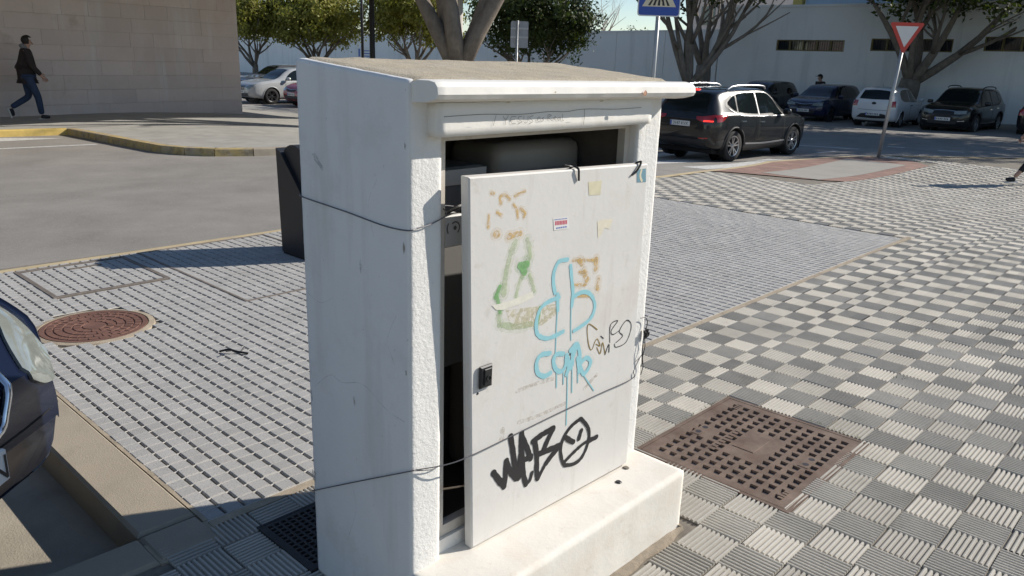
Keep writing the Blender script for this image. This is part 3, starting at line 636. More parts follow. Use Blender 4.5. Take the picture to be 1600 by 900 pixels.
GRAF={
  'k': [(0.0165, [(0.075,0.224),(0.099,0.19),(0.122,0.159)]),
    (0.0165, [(0.122,0.161),(0.126,0.201),(0.127,0.243)]),
    (0.0165, [(0.127,0.24),(0.147,0.2),(0.172,0.167)]),
    (0.0165, [(0.171,0.168),(0.158,0.242),(0.14,0.319)]),
    (0.0165, [(0.165,0.2),(0.183,0.164)]),
    (0.0165, [(0.187,0.313),(0.188,0.267),(0.196,0.217)]),
    (0.0165, [(0.195,0.228),(0.203,0.17),(0.218,0.129)]),
    (0.0165, [(0.188,0.302),(0.209,0.263),(0.233,0.212)]),
    (0.0165, [(0.233,0.218),(0.203,0.218)]),
    (0.0165, [(0.187,0.242),(0.182,0.179)]),
    (0.0165, [(0.246,0.268),(0.26,0.208),(0.263,0.162),(0.269,0.13)]),
    (0.0165, [(0.239,0.268),(0.283,0.278),(0.329,0.281)]),
    (0.0165, [(0.329,0.279),(0.305,0.247),(0.286,0.213)]),
    (0.0165, [(0.264,0.214),(0.308,0.212),(0.363,0.209)]),
    (0.0165, [(0.363,0.205),(0.33,0.186),(0.306,0.168)]),
    (0.011, [(0.218,0.129),(0.234,0.136),(0.242,0.159)]),
    (0.011, [(0.306,0.172),(0.288,0.148),(0.271,0.125)]),
    (0.011, [(0.46,0.271),(0.419,0.26),(0.386,0.235),(0.371,0.197),(0.381,0.151),(0.396,0.128)]),
    (0.011, [(0.396,0.126),(0.439,0.114),(0.476,0.119),(0.501,0.146),(0.513,0.189),(0.5,0.229),(0.463,0.27)]),
    (0.011, [(0.399,0.141),(0.445,0.16),(0.492,0.173),(0.553,0.173)]),
    (0.0145, [(0.394,0.226),(0.417,0.207),(0.433,0.197)]),
    (0.0145, [(0.469,0.225),(0.464,0.212),(0.46,0.2)]),
    (0.0145, [(0.514,0.173),(0.553,0.173)])],
  'b': [(0.0125, [(0.298,0.729),(0.288,0.761),(0.288,0.795),(0.307,0.822),(0.344,0.822)]),
    (0.0125, [(0.36,0.8),(0.37,0.754),(0.379,0.713),(0.378,0.672)]),
    (0.0125, [(0.379,0.699),(0.42,0.707),(0.455,0.697),(0.482,0.669),(0.489,0.64),(0.472,0.611),(0.432,0.596),(0.396,0.588)]),
    (0.0125, [(0.317,0.712),(0.268,0.707),(0.236,0.69),(0.224,0.653),(0.233,0.616),(0.271,0.594),(0.309,0.593),(0.346,0.598)]),
    (0.0125, [(0.31,0.722),(0.315,0.672)]),
    (0.004, [(0.313,0.677),(0.314,0.61),(0.317,0.537)]),
    (0.004, [(0.375,0.669),(0.379,0.613),(0.385,0.561)]),
    (0.0145, [(0.291,0.542),(0.252,0.546),(0.235,0.525),(0.243,0.492),(0.272,0.473),(0.3,0.476)]),
    (0.0145, [(0.353,0.524),(0.32,0.53),(0.31,0.51),(0.325,0.48),(0.351,0.467),(0.368,0.484),(0.369,0.515)]),
    (0.0145, [(0.369,0.515),(0.384,0.479),(0.375,0.45)]),
    (0.0145, [(0.386,0.526),(0.411,0.541),(0.429,0.515),(0.437,0.476)]),
    (0.0145, [(0.397,0.529),(0.399,0.475)]),
    (0.0145, [(0.412,0.53),(0.394,0.487),(0.392,0.466)]),
    (0.0145, [(0.424,0.49),(0.437,0.443)]),
    (0.0145, [(0.445,0.473),(0.468,0.481),(0.489,0.462),(0.48,0.439),(0.458,0.429),(0.439,0.459)]),
    (0.004, [(0.327,0.474),(0.332,0.419)]),
    (0.004, [(0.36,0.459),(0.363,0.421)]),
    (0.004, [(0.379,0.454),(0.384,0.393),(0.391,0.272)]),
    (0.004, [(0.399,0.475),(0.407,0.38)]),
    (0.004, [(0.428,0.451),(0.433,0.406)]),
    (0.004, [(0.463,0.419),(0.518,0.353)])],
  'g1': [(0.017, [(0.123,0.907),(0.104,0.867),(0.092,0.82),(0.087,0.767)]),
    (0.017, [(0.171,0.906),(0.182,0.868),(0.174,0.842)]),
    (0.012, [(0.16,0.812),(0.143,0.779),(0.136,0.752)]),
    (0.012, [(0.186,0.803),(0.209,0.752)]),
    (0.016, [(0.073,0.719),(0.075,0.682)]),
    (0.016, [(0.087,0.679),(0.138,0.662),(0.203,0.654)])],
  'g2': [(0.02, [(0.156,0.827),(0.166,0.816)]),
    (0.02, [(0.146,0.838),(0.174,0.837)]),
    (0.012, [(0.072,0.792),(0.061,0.772),(0.057,0.764)]),
    (0.012, [(0.061,0.772),(0.069,0.743),(0.076,0.719)]),
    (0.012, [(0.237,0.696),(0.23,0.661),(0.224,0.642)])],
  'y': [(0.008, [(0.063,1.02),(0.059,1.038),(0.079,1.04),(0.095,1.027)]),
    (0.008, [(0.11,1.011),(0.123,0.996),(0.128,0.974)]),
    (0.008, [(0.138,0.997),(0.155,0.984),(0.152,0.973)]),
    (0.008, [(0.115,1.034),(0.151,1.043)]),
    (0.008, [(0.05,0.997),(0.067,0.988)]),
    (0.008, [(0.021,0.992),(0.02,0.963)]),
    (0.008, [(0.027,1.051),(0.036,1.048)]),
    (0.016, [(0.047,0.94),(0.057,0.938)]),
    (0.016, [(0.098,0.926),(0.121,0.929),(0.14,0.929)]),
    (0.016, [(0.398,0.809),(0.41,0.797)]),
    (0.016, [(0.424,0.77),(0.442,0.741)]),
    (0.016, [(0.477,0.801),(0.479,0.77)]),
    (0.016, [(0.497,0.731),(0.496,0.705)]),
    (0.008, [(0.368,0.816),(0.482,0.797)]),
    (0.008, [(0.384,0.737),(0.437,0.727)]),
    (0.008, [(0.402,0.774),(0.432,0.766)]),
    (0.008, [(0.38,0.703),(0.472,0.684)])],
  'm': [(0.003, [(0.582,0.504),(0.578,0.565),(0.615,0.571),(0.585,0.545),(0.595,0.528),(0.628,0.534)]),
    (0.003, [(0.616,0.495),(0.649,0.51),(0.629,0.532),(0.659,0.561),(0.686,0.549),(0.692,0.522),(0.67,0.482),(0.619,0.478),(0.608,0.492)]),
    (0.003, [(0.562,0.467),(0.578,0.499),(0.582,0.47)]),
    (0.003, [(0.532,0.538),(0.546,0.527)])],
  'o': [(0.003, [(0.511,0.565),(0.467,0.594),(0.461,0.571),(0.475,0.52),(0.491,0.502),(0.506,0.528),(0.517,0.531),(0.532,0.505),(0.511,0.516)]),
    (0.003, [(0.516,0.504),(0.536,0.477),(0.544,0.513),(0.563,0.467)])],
  's': [(0.012, [(0.158,0.458),(0.231,0.459),(0.316,0.453)]),
    (0.012, [(0.171,0.354),(0.254,0.348),(0.377,0.351)]),
    (0.012, [(0.468,0.374),(0.528,0.406)]),
    (0.02, [(0.105,0.35),(0.103,0.325)])],
}
GC={'k':('black_marker_tag',(.018,.016,.017),.0012),'b':('light_blue_tag',(.30,.58,.63),.0009),'g1':('pale_green_spray',(.50,.60,.36),.0005),'g2':('green_spray',(.25,.50,.20),.0007),'y':('ochre_paint_marks',(.68,.46,.18),.0004),'m':('thin_marker_scrawl',(.03,.03,.03),.0010),'o':('ochre_scrawl',(.28,.19,.05),.0010),'s':('brownish_tape_marks',(.50,.43,.35),.0003)}
for key in ('g1','g2','b','y'):
    L_=GRAF[key]; nm,col,z=GC[key]; mm=mat('overspray_'+nm,col,.7,alpha=(38,.35,.8,0,.30 if key!='b' else .14)); b=MB()
    for i,(w_,pts) in enumerate(L_):
        if w_<.006: continue
        b.add(*ribbon(pts,w_*2.3,lambda x,y:(x,y,.00012+i*.000004),5,.5))
    tag(b.build(nm.replace('tag','overspray').replace('spray','overspray').replace('overoverspray','overspray') if key!='y' else 'ochre_smear',mm,panel),kind='stuff')
for key,L_ in GRAF.items():
    nm,col,z=GC[key]; mm=mat('paint_'+nm,col,.6,var=.18 if key in('g1','y','s') else .06,scale=40,alpha={'g1':(45,.25,.75,0,.75),'g2':(55,.2,.65,.1,.95),'y':(70,.38,.60,0,.9),'s':(60,.4,.7,0,.55),'b':(120,.22,.40,.45,1)}.get(key))
    for i,(w_,pts) in enumerate(L_):
        vs_,fs_=ribbon(pts,w_*(1.28 if key=='k' else 1.1),lambda x,y:(x,y,z+i*.00002),6,.25 if key in 'k b' else .5)
        if i==0: b=MB()
        b.add(vs_,fs_)
    tag(b.build(nm,mm,panel),kind='stuff')
def flat(name,pts,m,z=.0006,parent=panel):
    b=MB(); b.add([(x,y,z) for x,y in pts],[tuple(range(len(pts)))]); return b.build(name,m,parent)
m_paper=mat('paper_white',(.74,.72,.68),.7,var=.04); m_pale=mat('pale_paper',(.66,.60,.42),.8,var=.08,scale=40)
s=flat('sticker',[(.27,.954),(.335,.951),(.342,.915),(.276,.918)][::-1],m_paper,.0009)
m_rp=mat('red_print',(.55,.10,.14),.7); m_bp=mat('blue_print',(.15,.2,.45),.7)
b=MB()
for k in range(8): x=.279+k*.0066; y=.9385-k*.0004; b.box(x,x+.0048,y-.006,y+.006,.001,.0012); 
b.build('red_digits',m_rp,s)
b=MB()
for k in range(5): x=.285+k*.0095; y=.9235-k*.0003; b.box(x,x+.007,y-.0022,y+.0022,.001,.0012)
for k in range(9): x=.276+k*.0062; y=.949-k*.0003; b.box(x,x+.004,y-.0015,y+.0015,.001,.0012)
b.build('blue_lines',m_bp,s)
s=flat('sticker',[(.645,1.059),(.691,1.059),(.698,1.016),(.651,1.019)][::-1],mat('teal_print',(.16,.30,.36),.6,var=.1),.0009)
b=MB(); b.add(*ribbon([(.668,1.055),(.664,1.042),(.668,1.03),(.675,1.022)],.009,lambda x,y:(x,y,.0013))); b.build('yellow_mark',m_pale,s)
flat('paper_scrap',[(.413,1.043),(.475,1.041),(.474,.999),(.421,1.003)][::-1],m_pale,.0007)
flat('torn_sticker',[(.469,.919),(.500,.921),(.543,.917),(.538,.900),(.531,.887),(.505,.895),(.492,.872),(.478,.867),(.474,.89)][::-1],mat('torn_sticker',(.72,.66,.52),.8,var=.08,scale=50),.0007)
flat('paint_tear',[(.043,.745),(.10,.742),(.202,.752),(.207,.735),(.15,.725),(.09,.722),(.06,.728)],mat('bared_filler',(.74,.71,.60),.9,var=.1,scale=60),.0011)
flat('scratched_patch',[(.097,.719),(.20,.706),(.309,.693),(.309,.660),(.25,.640),(.126,.656)][::-1],mat('scratched_patch',(.50,.46,.33),.9,var=.25,scale=60,stains=[(70,.5,.56,(.70,.66,.60),.9)]),.0002)
lk=MB(); lk.box(.002,.048,.512,.578,.0,.011,ch=.004); lk=lk.build('lock',mat('lock_black',(.02,.02,.022),.45),panel)
b=MB(); b.box(.014,.040,.522,.570,.011,.015,ch=.002); b.build('lock_plate',m_cable,lk); b=MB(); b.lathe([(.0085,.015),(.0085,.018),(.006,.0182),(.006,.0155),(0,.0155)],16,Matrix.Translation((.028,.543,0))); b.build('key_barrel',m_iron,lk)
b=MB(); b.lathe([(0,.0008),(.004,.0008)],10,Matrix.Translation((.002,.498,0))); b.build('screw',m_iron,panel)
# cable ties and wires
b=MB(); 
for pts in ([(.352,1.083,-.02),(.353,1.092,-.008),(.358,1.086,.006),(.362,1.07,.006),(.366,1.052,.004)],[(.352,1.09,-.01),(.335,1.093,-.004),(.318,1.097,-.012)]):
    b.tube([DM@Vector(p)+o_ for p in crom(pts,5)],.0035,6)
tag(b.build('cable_tie',m_cable),'black cable tie knotted over the middle of the door top edge','cable tie')
b=MB(); b.tube([DM@Vector(p)+o_ for p in crom([(.665,1.075,-.02),(.663,1.082,0),(.648,1.068,.006),(.632,1.052,.005),(.618,1.045,.003)],5)],.0035,6)
tag(b.build('cable_tie',m_cable),'black cable tie looped over the door corner beside the blue sticker','cable tie')
b=MB(); rnd=random.Random(4)
for k in range(7):
    p0=Vector((1.058,-.012,.695)); b.tube(crom([p0+Vector((rnd.uniform(-.012,.012),rnd.uniform(-.012,.004),rnd.uniform(-.02,.02))) for _ in range(4)],5),.0028,5)
for pts in ([(1.05,-.015,.70),(1.066,-.012,.735),(1.05,-.012,.755),(1.02,-.012,.76)],[(1.055,-.012,.68),(1.062,-.012,.645),(1.05,-.014,.61),(1.06,-.012,.57),(1.05,-.012,.54)],[(1.05,-.012,.68),(1.045,-.014,.63),(1.052,-.014,.58)]): b.tube(crom(pts,6),.0016,5)
tag(b.build('wire_tangle',m_cable),'tangle of thin black wire on the right-hand pier of the cabinet','wire')
m_wire=mat('galvanised_wire',(.13,.13,.14),.5,metal=.6)
b=MB(); b.tube(crom([(.02,.479,1.23),(-.003,.470,1.226),(-.004,.26,1.215),(-.004,.097,1.204),(-.004,.004,1.207),(.02,-.006,1.211),(.06,-.008,1.216),(.116,-.004,1.233),(.15,.05,1.243),(.20,.06,1.235)],8),.0017,6); tag(b.build('tie_wire',m_wire),'thin wire round the cabinet side running to the meter','wire')
b=MB(); dp=lambda x,y,z=.004:tuple(DM@Vector((x,y,z))+o_)
b.tube(crom([(.02,.479,.29),(-.003,.473,.295),(-.004,.235,.427),(-.004,.004,.553),(.01,-.006,.556),(.10,-.03,.548),dp(-.02,.316),dp(.16,.322),dp(.342,.329),dp(.55,.334),dp(.72,.337),dp(.735,.36,-.002),(1.04,-.006,.60),(1.067,0,.61)],8),.0017,6); tag(b.build('tie_wire',m_wire),'thin wire tied low round the cabinet and across the door','wire')
b=MB(); b.tube(crom([(-.006,-.006,.560),(.03,-.008,.548),(.07,-.006,.535),(.10,-.002,.534)],6),.0015,6); tag(b.build('wire_shadow',m_wire),'dark strand standing in for the shadow of the tie wire on the pier','wire')  # dark tube laid as the shadow of the tie wire on the pier
for (x,y,z,lab) in ((.83,-.10,.2335,'dark bolt hole near the plinth front edge'),(.93,-.06,.2335,'small stone chip on the plinth top')):
    b=MB(); b.lathe([(0,.003),(.008,.003),(.012,0)],10,Matrix.Translation((x,y,z))); tag(b.build('debris',m_cable if x<.9 else m_groove),lab,'debris')

# ------------------------------------------------------------------ black litter bin behind the cabinet
m_bin=mat('bin_black',(.022,.023,.026),.42,var=.15,scale=5,spec=.5)
bn=thing('litter_bin','tall black metal litter bin with slanted slot behind the cabinet','bin',(2.17,4.1,0))
b=MB(); b.prism([(.19,.012),(-.21,.012),(-.23,.42),(.155,.835),(.215,.86)],0,.50,'x'); b.build('body',m_bin,bn)
b=MB(); arc=[(.01+.185*math.cos(t),.715+.185*math.sin(t)) for t in np.linspace(.75,2.9,12)]; b.prism(arc+[(-.24,.47),(-.20,.44)],.03,.47,'x'); b.build('hood',m_bin,bn)
b=MB(); b.box(.0,.5,-.19,.17,0,.013); b.build('foot',m_iron,bn)
b=MB(); b.lathe([(0,-.002),(.009,-.002)],10,Matrix.Translation((0,.07,.46))@Matrix.Rotation(-math.pi/2,4,'Y')); b.build('rivet',m_frame,bn)
b=MB(); b.box(.10,.40,-.20,-.06,.905,.915); b.build('ash_plate',m_frame,bn)
# ------------------------------------------------------------------ cars
def paint(name,col,rough=.25): return mat('car_paint_'+name,col,rough,var=.03,scale=2,coat=.55,spec=.35,stains=[(1.5,.5,.8,tuple(c*.8+.02 for c in col),.5)])
m_glass=mat('car_glass',(.010,.014,.015),.05,var=.02,spec=.35)
m_tyre=mat('tyre_rubber',(.018,.018,.018),.85,var=.2,scale=30)
m_alloy=mat('alloy',(.55,.55,.56),.3,metal=.9,var=.04)
m_rimdark=mat('dark_alloy',(.06,.06,.065),.4,metal=.7,var=.1)
m_trim=mat('black_trim',(.02,.02,.021),.6,var=.1,scale=10)
m_chrome=mat('chrome',(.75,.75,.76),.12,metal=1,var=.02)
m_silver=mat('silver_rail',(.62,.62,.63),.3,metal=.8,var=.03)
m_tail=mat('tail_red',(.36,.012,.012),.15,var=.1,scale=20,coat=.8)
m_brake=mat('brake_lit',(.9,.03,.02),.3,emit=1.6,var=.02)
m_lamp=mat('headlamp',(.30,.32,.29),.08,metal=.35,var=.15,scale=18,coat=1)
m_plate=mat('number_plate',(.72,.72,.70),.5,var=.03); m_pblue=mat('plate_blue',(.04,.10,.45),.5); m_ptxt=mat('plate_ink',(.02,.02,.02),.6)
m_gloss=mat('gloss_black',(.012,.012,.013),.35,var=.02,spec=.25)
m_under=mat('underbody',(.01,.01,.01),.9)
TPL={'suv':(4.38,.905,1.60,1.325,.345,[(-2.17,.42,.62,.80,.92,.55),(-2.10,.33,.80,.92,1.06,.66),(-1.97,.28,.88,.98,1.30,.63),(-1.78,.25,.90,1.00,1.51,.61),(-1.45,.22,.905,1.0,1.575,.61),(-.6,.20,.905,.97,1.60,.62),(.1,.20,.905,.95,1.585,.62),(.45,.20,.905,.94,1.51,.60),(.75,.20,.905,.935,1.34,.60),(1.12,.20,.90,.93,1.09,.66),(1.45,.21,.895,.92,1.02,.72),(1.85,.23,.86,.87,.95,.70),(2.08,.27,.75,.76,.83,.60),(2.19,.35,.56,.62,.69,.46)]),
 'hatch':(3.98,.87,1.50,1.24,.30,[(-1.98,.40,.62,.80,.93,.54),(-1.92,.30,.79,.90,1.10,.61),(-1.80,.24,.85,.95,1.33,.60),(-1.60,.22,.87,.96,1.45,.59),(-1.2,.2,.87,.95,1.49,.58),(-.4,.19,.87,.93,1.50,.58),(.15,.19,.87,.91,1.47,.58),(.5,.19,.87,.90,1.35,.58),(.9,.19,.865,.89,1.12,.60),(1.2,.19,.86,.88,.98,.66),(1.55,.21,.84,.83,.91,.68),(1.85,.25,.75,.73,.79,.58),(1.99,.34,.56,.6,.66,.43)]),
 'sedan':(4.58,.885,1.45,1.38,.32,[(-2.28,.42,.62,.85,.93,.52),(-2.2,.32,.79,.93,1.0,.68),(-2.0,.27,.86,.96,1.05,.72),(-1.6,.24,.885,.96,1.10,.66),(-1.3,.22,.885,.95,1.25,.60),(-.85,.2,.885,.94,1.41,.56),(-.3,.2,.885,.92,1.45,.57),(.2,.2,.885,.91,1.42,.57),(.55,.2,.885,.9,1.28,.58),(.95,.2,.88,.89,1.04,.62),(1.25,.2,.875,.88,.96,.68),(1.75,.22,.86,.83,.90,.70),(2.1,.26,.78,.73,.79,.60),(2.28,.36,.58,.60,.66,.45)])}
def pchip(X,Y,xq):
    X=np.array(X);Y=np.array(Y);h=np.diff(X);d=np.diff(Y)/h;m=np.zeros(len(X))
    for i in range(1,len(X)-1):
        if d[i-1]*d[i]>0: w1=2*h[i]+h[i-1];w2=h[i]+2*h[i-1];m[i]=(w1+w2)/(w1/d[i-1]+w2/d[i])
    m[0],m[-1]=d[0],d[-1]; i=np.clip(np.searchsorted(X,xq)-1,0,len(X)-2); t=(xq-X[i])/h[i]
    return (1+2*t)*(1-t)**2*Y[i]+t*(1-t)**2*h[i]*m[i]+t*t*(3-2*t)*Y[i+1]+t*t*(t-1)*h[i]*m[i+1]
def wheel_build(r,style,parent,name,x,y,side):
    tw=.21; Mw=Matrix.Translation((x,y,r))@Matrix.Rotation(-side*math.pi/2,4,'X')
    b=MB(); b.lathe([(r*.66,-tw*.45),(r*.93,-tw*.5),(r,-tw*.36),(r,tw*.36),(r*.93,tw*.5),(r*.66,tw*.44)],36,Mw); t=b.build(name,m_tyre,parent,True)
    b=MB(); b.cur=1; b.lathe([(0,tw*.18),(r*.62,tw*.12)],30,Mw); b.cur=0
    b.lathe([(r*.67,tw*.40),(r*.665,tw*.46),(r*.62,tw*.43),(r*.60,tw*.14)],36,Mw)
    b.lathe([(r*.13,tw*.22),(r*.13,tw*.38),(r*.10,tw*.42),(0,tw*.42)],16,Mw)
    ns=5
    for k in range(ns):
        for da in ((-.17,.17) if style!='plain' else (0,)):
            M2=Mw@Matrix.Rotation(2*math.pi*k/ns+.3,4,'Z'); wd=r*(.045 if style!='plain' else .1)
            a0,a1=da*.55,da*1.25
            pts=[]
            for rad,ang,zz in ((r*.10,a0*1.6,tw*.36),(r*.63,a1,tw*.42)):
                cx,cy=rad*math.cos(ang),rad*math.sin(ang)
                pts+=[(cx,cy-wd,zz),(cx,cy+wd,zz),(cx,cy+wd,zz-.03),(cx,cy-wd,zz-.03)]
            b.add([M2@Vector(p) for p in pts],[(0,1,5,4),(1,2,6,5),(2,3,7,6),(3,0,4,7)])
    b.build('rim',[m_alloy if style!='dark' else m_rimdark,m_under],t)
def car(name,label,typ,loc,rz,pm,scale=(1,1,1),wheels='two',feats=(),group=None,plate=None,res=78,z=None,lower=None):
    L,w,H,ax,r,st=TPL[typ]; sx,sy,sz=scale
    root=thing(name,label,'car',loc,rz,group)
    st=np.array(st); xs=np.concatenate([[st[0,0]],np.linspace(st[0,0]+.01,st[-1,0]-.01,res),[st[-1,0]]])
    cols=[pchip(st[:,0],st[:,k],xs) for k in range(1,6)]; rings=[]
    for i,x in enumerate(xs):
        zb,ww,zt,ztop,wt=[c[i] for c in cols]; h=ztop-zt; lp=lambda a,b_,t:a+(b_-a)*t
        half=[(0,zb),(.55*ww,zb),(.86*ww,zb+.015),(.965*ww,zb+.11),(.995*ww,lp(zb,zt,.42)),(ww,lp(zb,zt,.72)),(.975*ww,zt),(lp(.965*ww,wt,.10),zt+.07*h),(lp(.965*ww,wt,.50),zt+.47*h),(lp(.965*ww,wt,.93),zt+.86*h),(wt*.86,zt+.965*h),(wt*.5,zt+.995*h),(0,ztop)]
        q=crom(half,3)
        full=[(x*sx,y*sy,zz*sz) for y,zz in q]+[(x*sx,-y*sy,zz*sz) for y,zz in q[-2:0:-1]]
        rings.append(full)
    b=MB(); b.loft(rings); V=[Vector(p) for p in b.v]; bvh=BVHTree.FromPolygons(V,b.f)
    # open the wheel arches
    R_=r*sz; Ra=R_*1.17; AX=ax*sx; arch=[(AX,R_),(-AX,R_)]
    keep=[]; mv={}
    for f in b.f:
        c=sum((V[i] for i in f),Vector())/len(f); cut=False
        for ax_,az in arch:
            if abs(c.y)>w*sy*.55 and math.hypot(c.x-ax_,c.z-az)<Ra and c.z<az+Ra: cut=True
        if not cut: keep.append(f)
        else:
            for i in f: mv[i]=1
    used=set(i for f in keep for i in f)
    for i in mv:
        if i in used:
            p=V[i]; ax_,az=min(arch,key=lambda a:abs(p.x-a[0])); d=Vector((p.x-ax_,p.z-az)); l=d.length or 1
            if l<Ra*1.35: b.v[i]=(ax_+d.x/l*Ra,p.y,az+d.y/l*Ra)
    b.f=keep; b.mi=[0]*len(keep)
    smooth_angle(b.build('body',pm,root),40)
    b=MB()                                                             # dark wheel wells
    for ax_,az in arch:
        for s in (-1,1):
            n=18; ra=[]; 
            for yy in (w*sy*.98,w*sy*.45): ra.append([(ax_+Ra*math.cos(t),s*yy,az+Ra*math.sin(t)) for t in np.linspace(-.5,math.pi+.5,n)])
            b.loft(ra,False,False); b.add(ra[1],[tuple(range(n))])
    b.box(-L*.44*sx,L*.44*sx,-w*.8*sy,w*.8*sy,.19*sz,.30*sz)
    b.build('wheel_wells',m_under,root)
    for s in (-1,1):
        for ax_,az in arch:
            b=MB(); pts=[(ax_+Ra*1.02*math.cos(t),0,az+Ra*1.02*math.sin(t)) for t in np.linspace(-.25,math.pi+.25,22)]
            q=[]
            for p in pts:
                h_=bvh.ray_cast(Vector((p[0],s*3,min(max(p[2],.25*sz),1.2))),Vector((0,-s,0)))[0]; q.append((p[0],(h_.y if h_ else s*w*sy*.97)+s*.002,p[2]))
            b.tube(q,.022*sz,6); b.build('arch_trim',m_trim if typ=='suv' else pm,root,True)
            wheel_build(R_,wheels,root,'wheel',ax_,s*(w*sy-.115),s)
    def proj(view,pts,off):
        out=[]
        for a,c in pts:
            if view in('L','R'): s=1 if view=='L' else -1; o_,d=Vector((a*sx,s*3,c*sz)),Vector((0,-s,0))
            elif view=='F': o_,d=Vector((5,a*sy,c*sz)),Vector((-1,0,0))
            elif view=='B': o_,d=Vector((-5,a*sy,c*sz)),Vector((1,0,0))
            else: o_,d=Vector((a*sx,c*sy,4)),Vector((0,0,-1))
            h_,n_,_,_=bvh.ray_cast(o_,d)
            if h_ is None: h_=Vector((a*sx,(1 if view=='L' else -1)*w*sy*.9,c*sz)) if view in 'LR' else Vector((2*sx if view=='F' else -2*sx,a*sy,c*sz)); n_=-d
            if n_.dot(d)>0: n_=-n_
            out.append(h_+n_*off)
        return out
    def patch(view,nm,m,top,bot,off=.004,nr=5,k=4,parent=root,thick=True):
        t_=crom(top,k) if len(top)>2 else [tuple(np.array(top[0])+(np.array(top[1])-np.array(top[0]))*i/8) for i in range(9)]
        b_=crom(bot,k) if len(bot)>2 else [tuple(np.array(bot[0])+(np.array(bot[1])-np.array(bot[0]))*i/8) for i in range(9)]
        n=min(len(t_),len(b_)); t_=[t_[round(i*(len(t_)-1)/(n-1))] for i in range(n)]; b_=[b_[round(i*(len(b_)-1)/(n-1))] for i in range(n)]
        g=[[tuple(np.array(b_[i])+(np.array(t_[i])-np.array(b_[i]))*j/nr) for i in range(n)] for j in range(nr+1)]
        mb=MB(); vs_=[p for row in g for p in proj(view,row,off)]; fs=[(j*n+i,j*n+i+1,(j+1)*n+i+1,(j+1)*n+i) for j in range(nr) for i in range(n-1)]
        mb.add(vs_,fs); rim=[i for i in range(n)]+[j*n+n-1 for j in range(1,nr+1)]+[nr*n+i for i in range(n-2,-1,-1)]+[j*n for j in range(nr-1,0,-1)]
        inner=[p for row in g for p in proj(view,row,-.006)]
        base=len(mb.v); mb.v+=[tuple(inner[i]) for i in rim]; 
        for a in range(len(rim)): c=(a+1)%len(rim); mb.f.append((rim[a],rim[c],base+c,base+a)); mb.mi.append(0)
        return smooth_angle(mb.build(nm,m,parent),50)
    for f in feats:
        view,nm,m,top,bot=f[:5]; kw=f[5] if len(f)>5 else {}
        if view=='S':
            for s in 'LR': patch(s,nm,m,top,bot,**kw)
        elif view in('F2','B2'):
            for s in (-1,1): patch(view[0],nm,m,[(s*a,c) for a,c in top],[(s*a,c) for a,c in bot],**kw)
        else: patch(view,nm,m,top,bot,**kw)
    # mirrors
    for s in (-1,1):
        zz={'suv':1.03,'hatch':.99,'sedan':.98}[typ]*sz; xx={'suv':.72,'hatch':.70,'sedan':.62}[typ]*sx
        b=rough_box(xx-.05,xx+.07,min(s*(w*sy-.02),s*(w*sy+.17)),max(s*(w*sy-.02),s*(w*sy+.17)),zz-.03,zz+.10,.04,.03,0); b.build('wing_mirror',pm,root,True)
    return root,patch
def dline(pts,wd):                                                     # a thin band for shut lines
    return [(a,c+wd/2) for a,c in pts],[(a,c-wd/2) for a,c in pts]
def vline(x,z0,z1,wd=.008): return [(x-wd,z1),(x+wd,z1)],[(x-wd,z0),(x+wd,z0)]
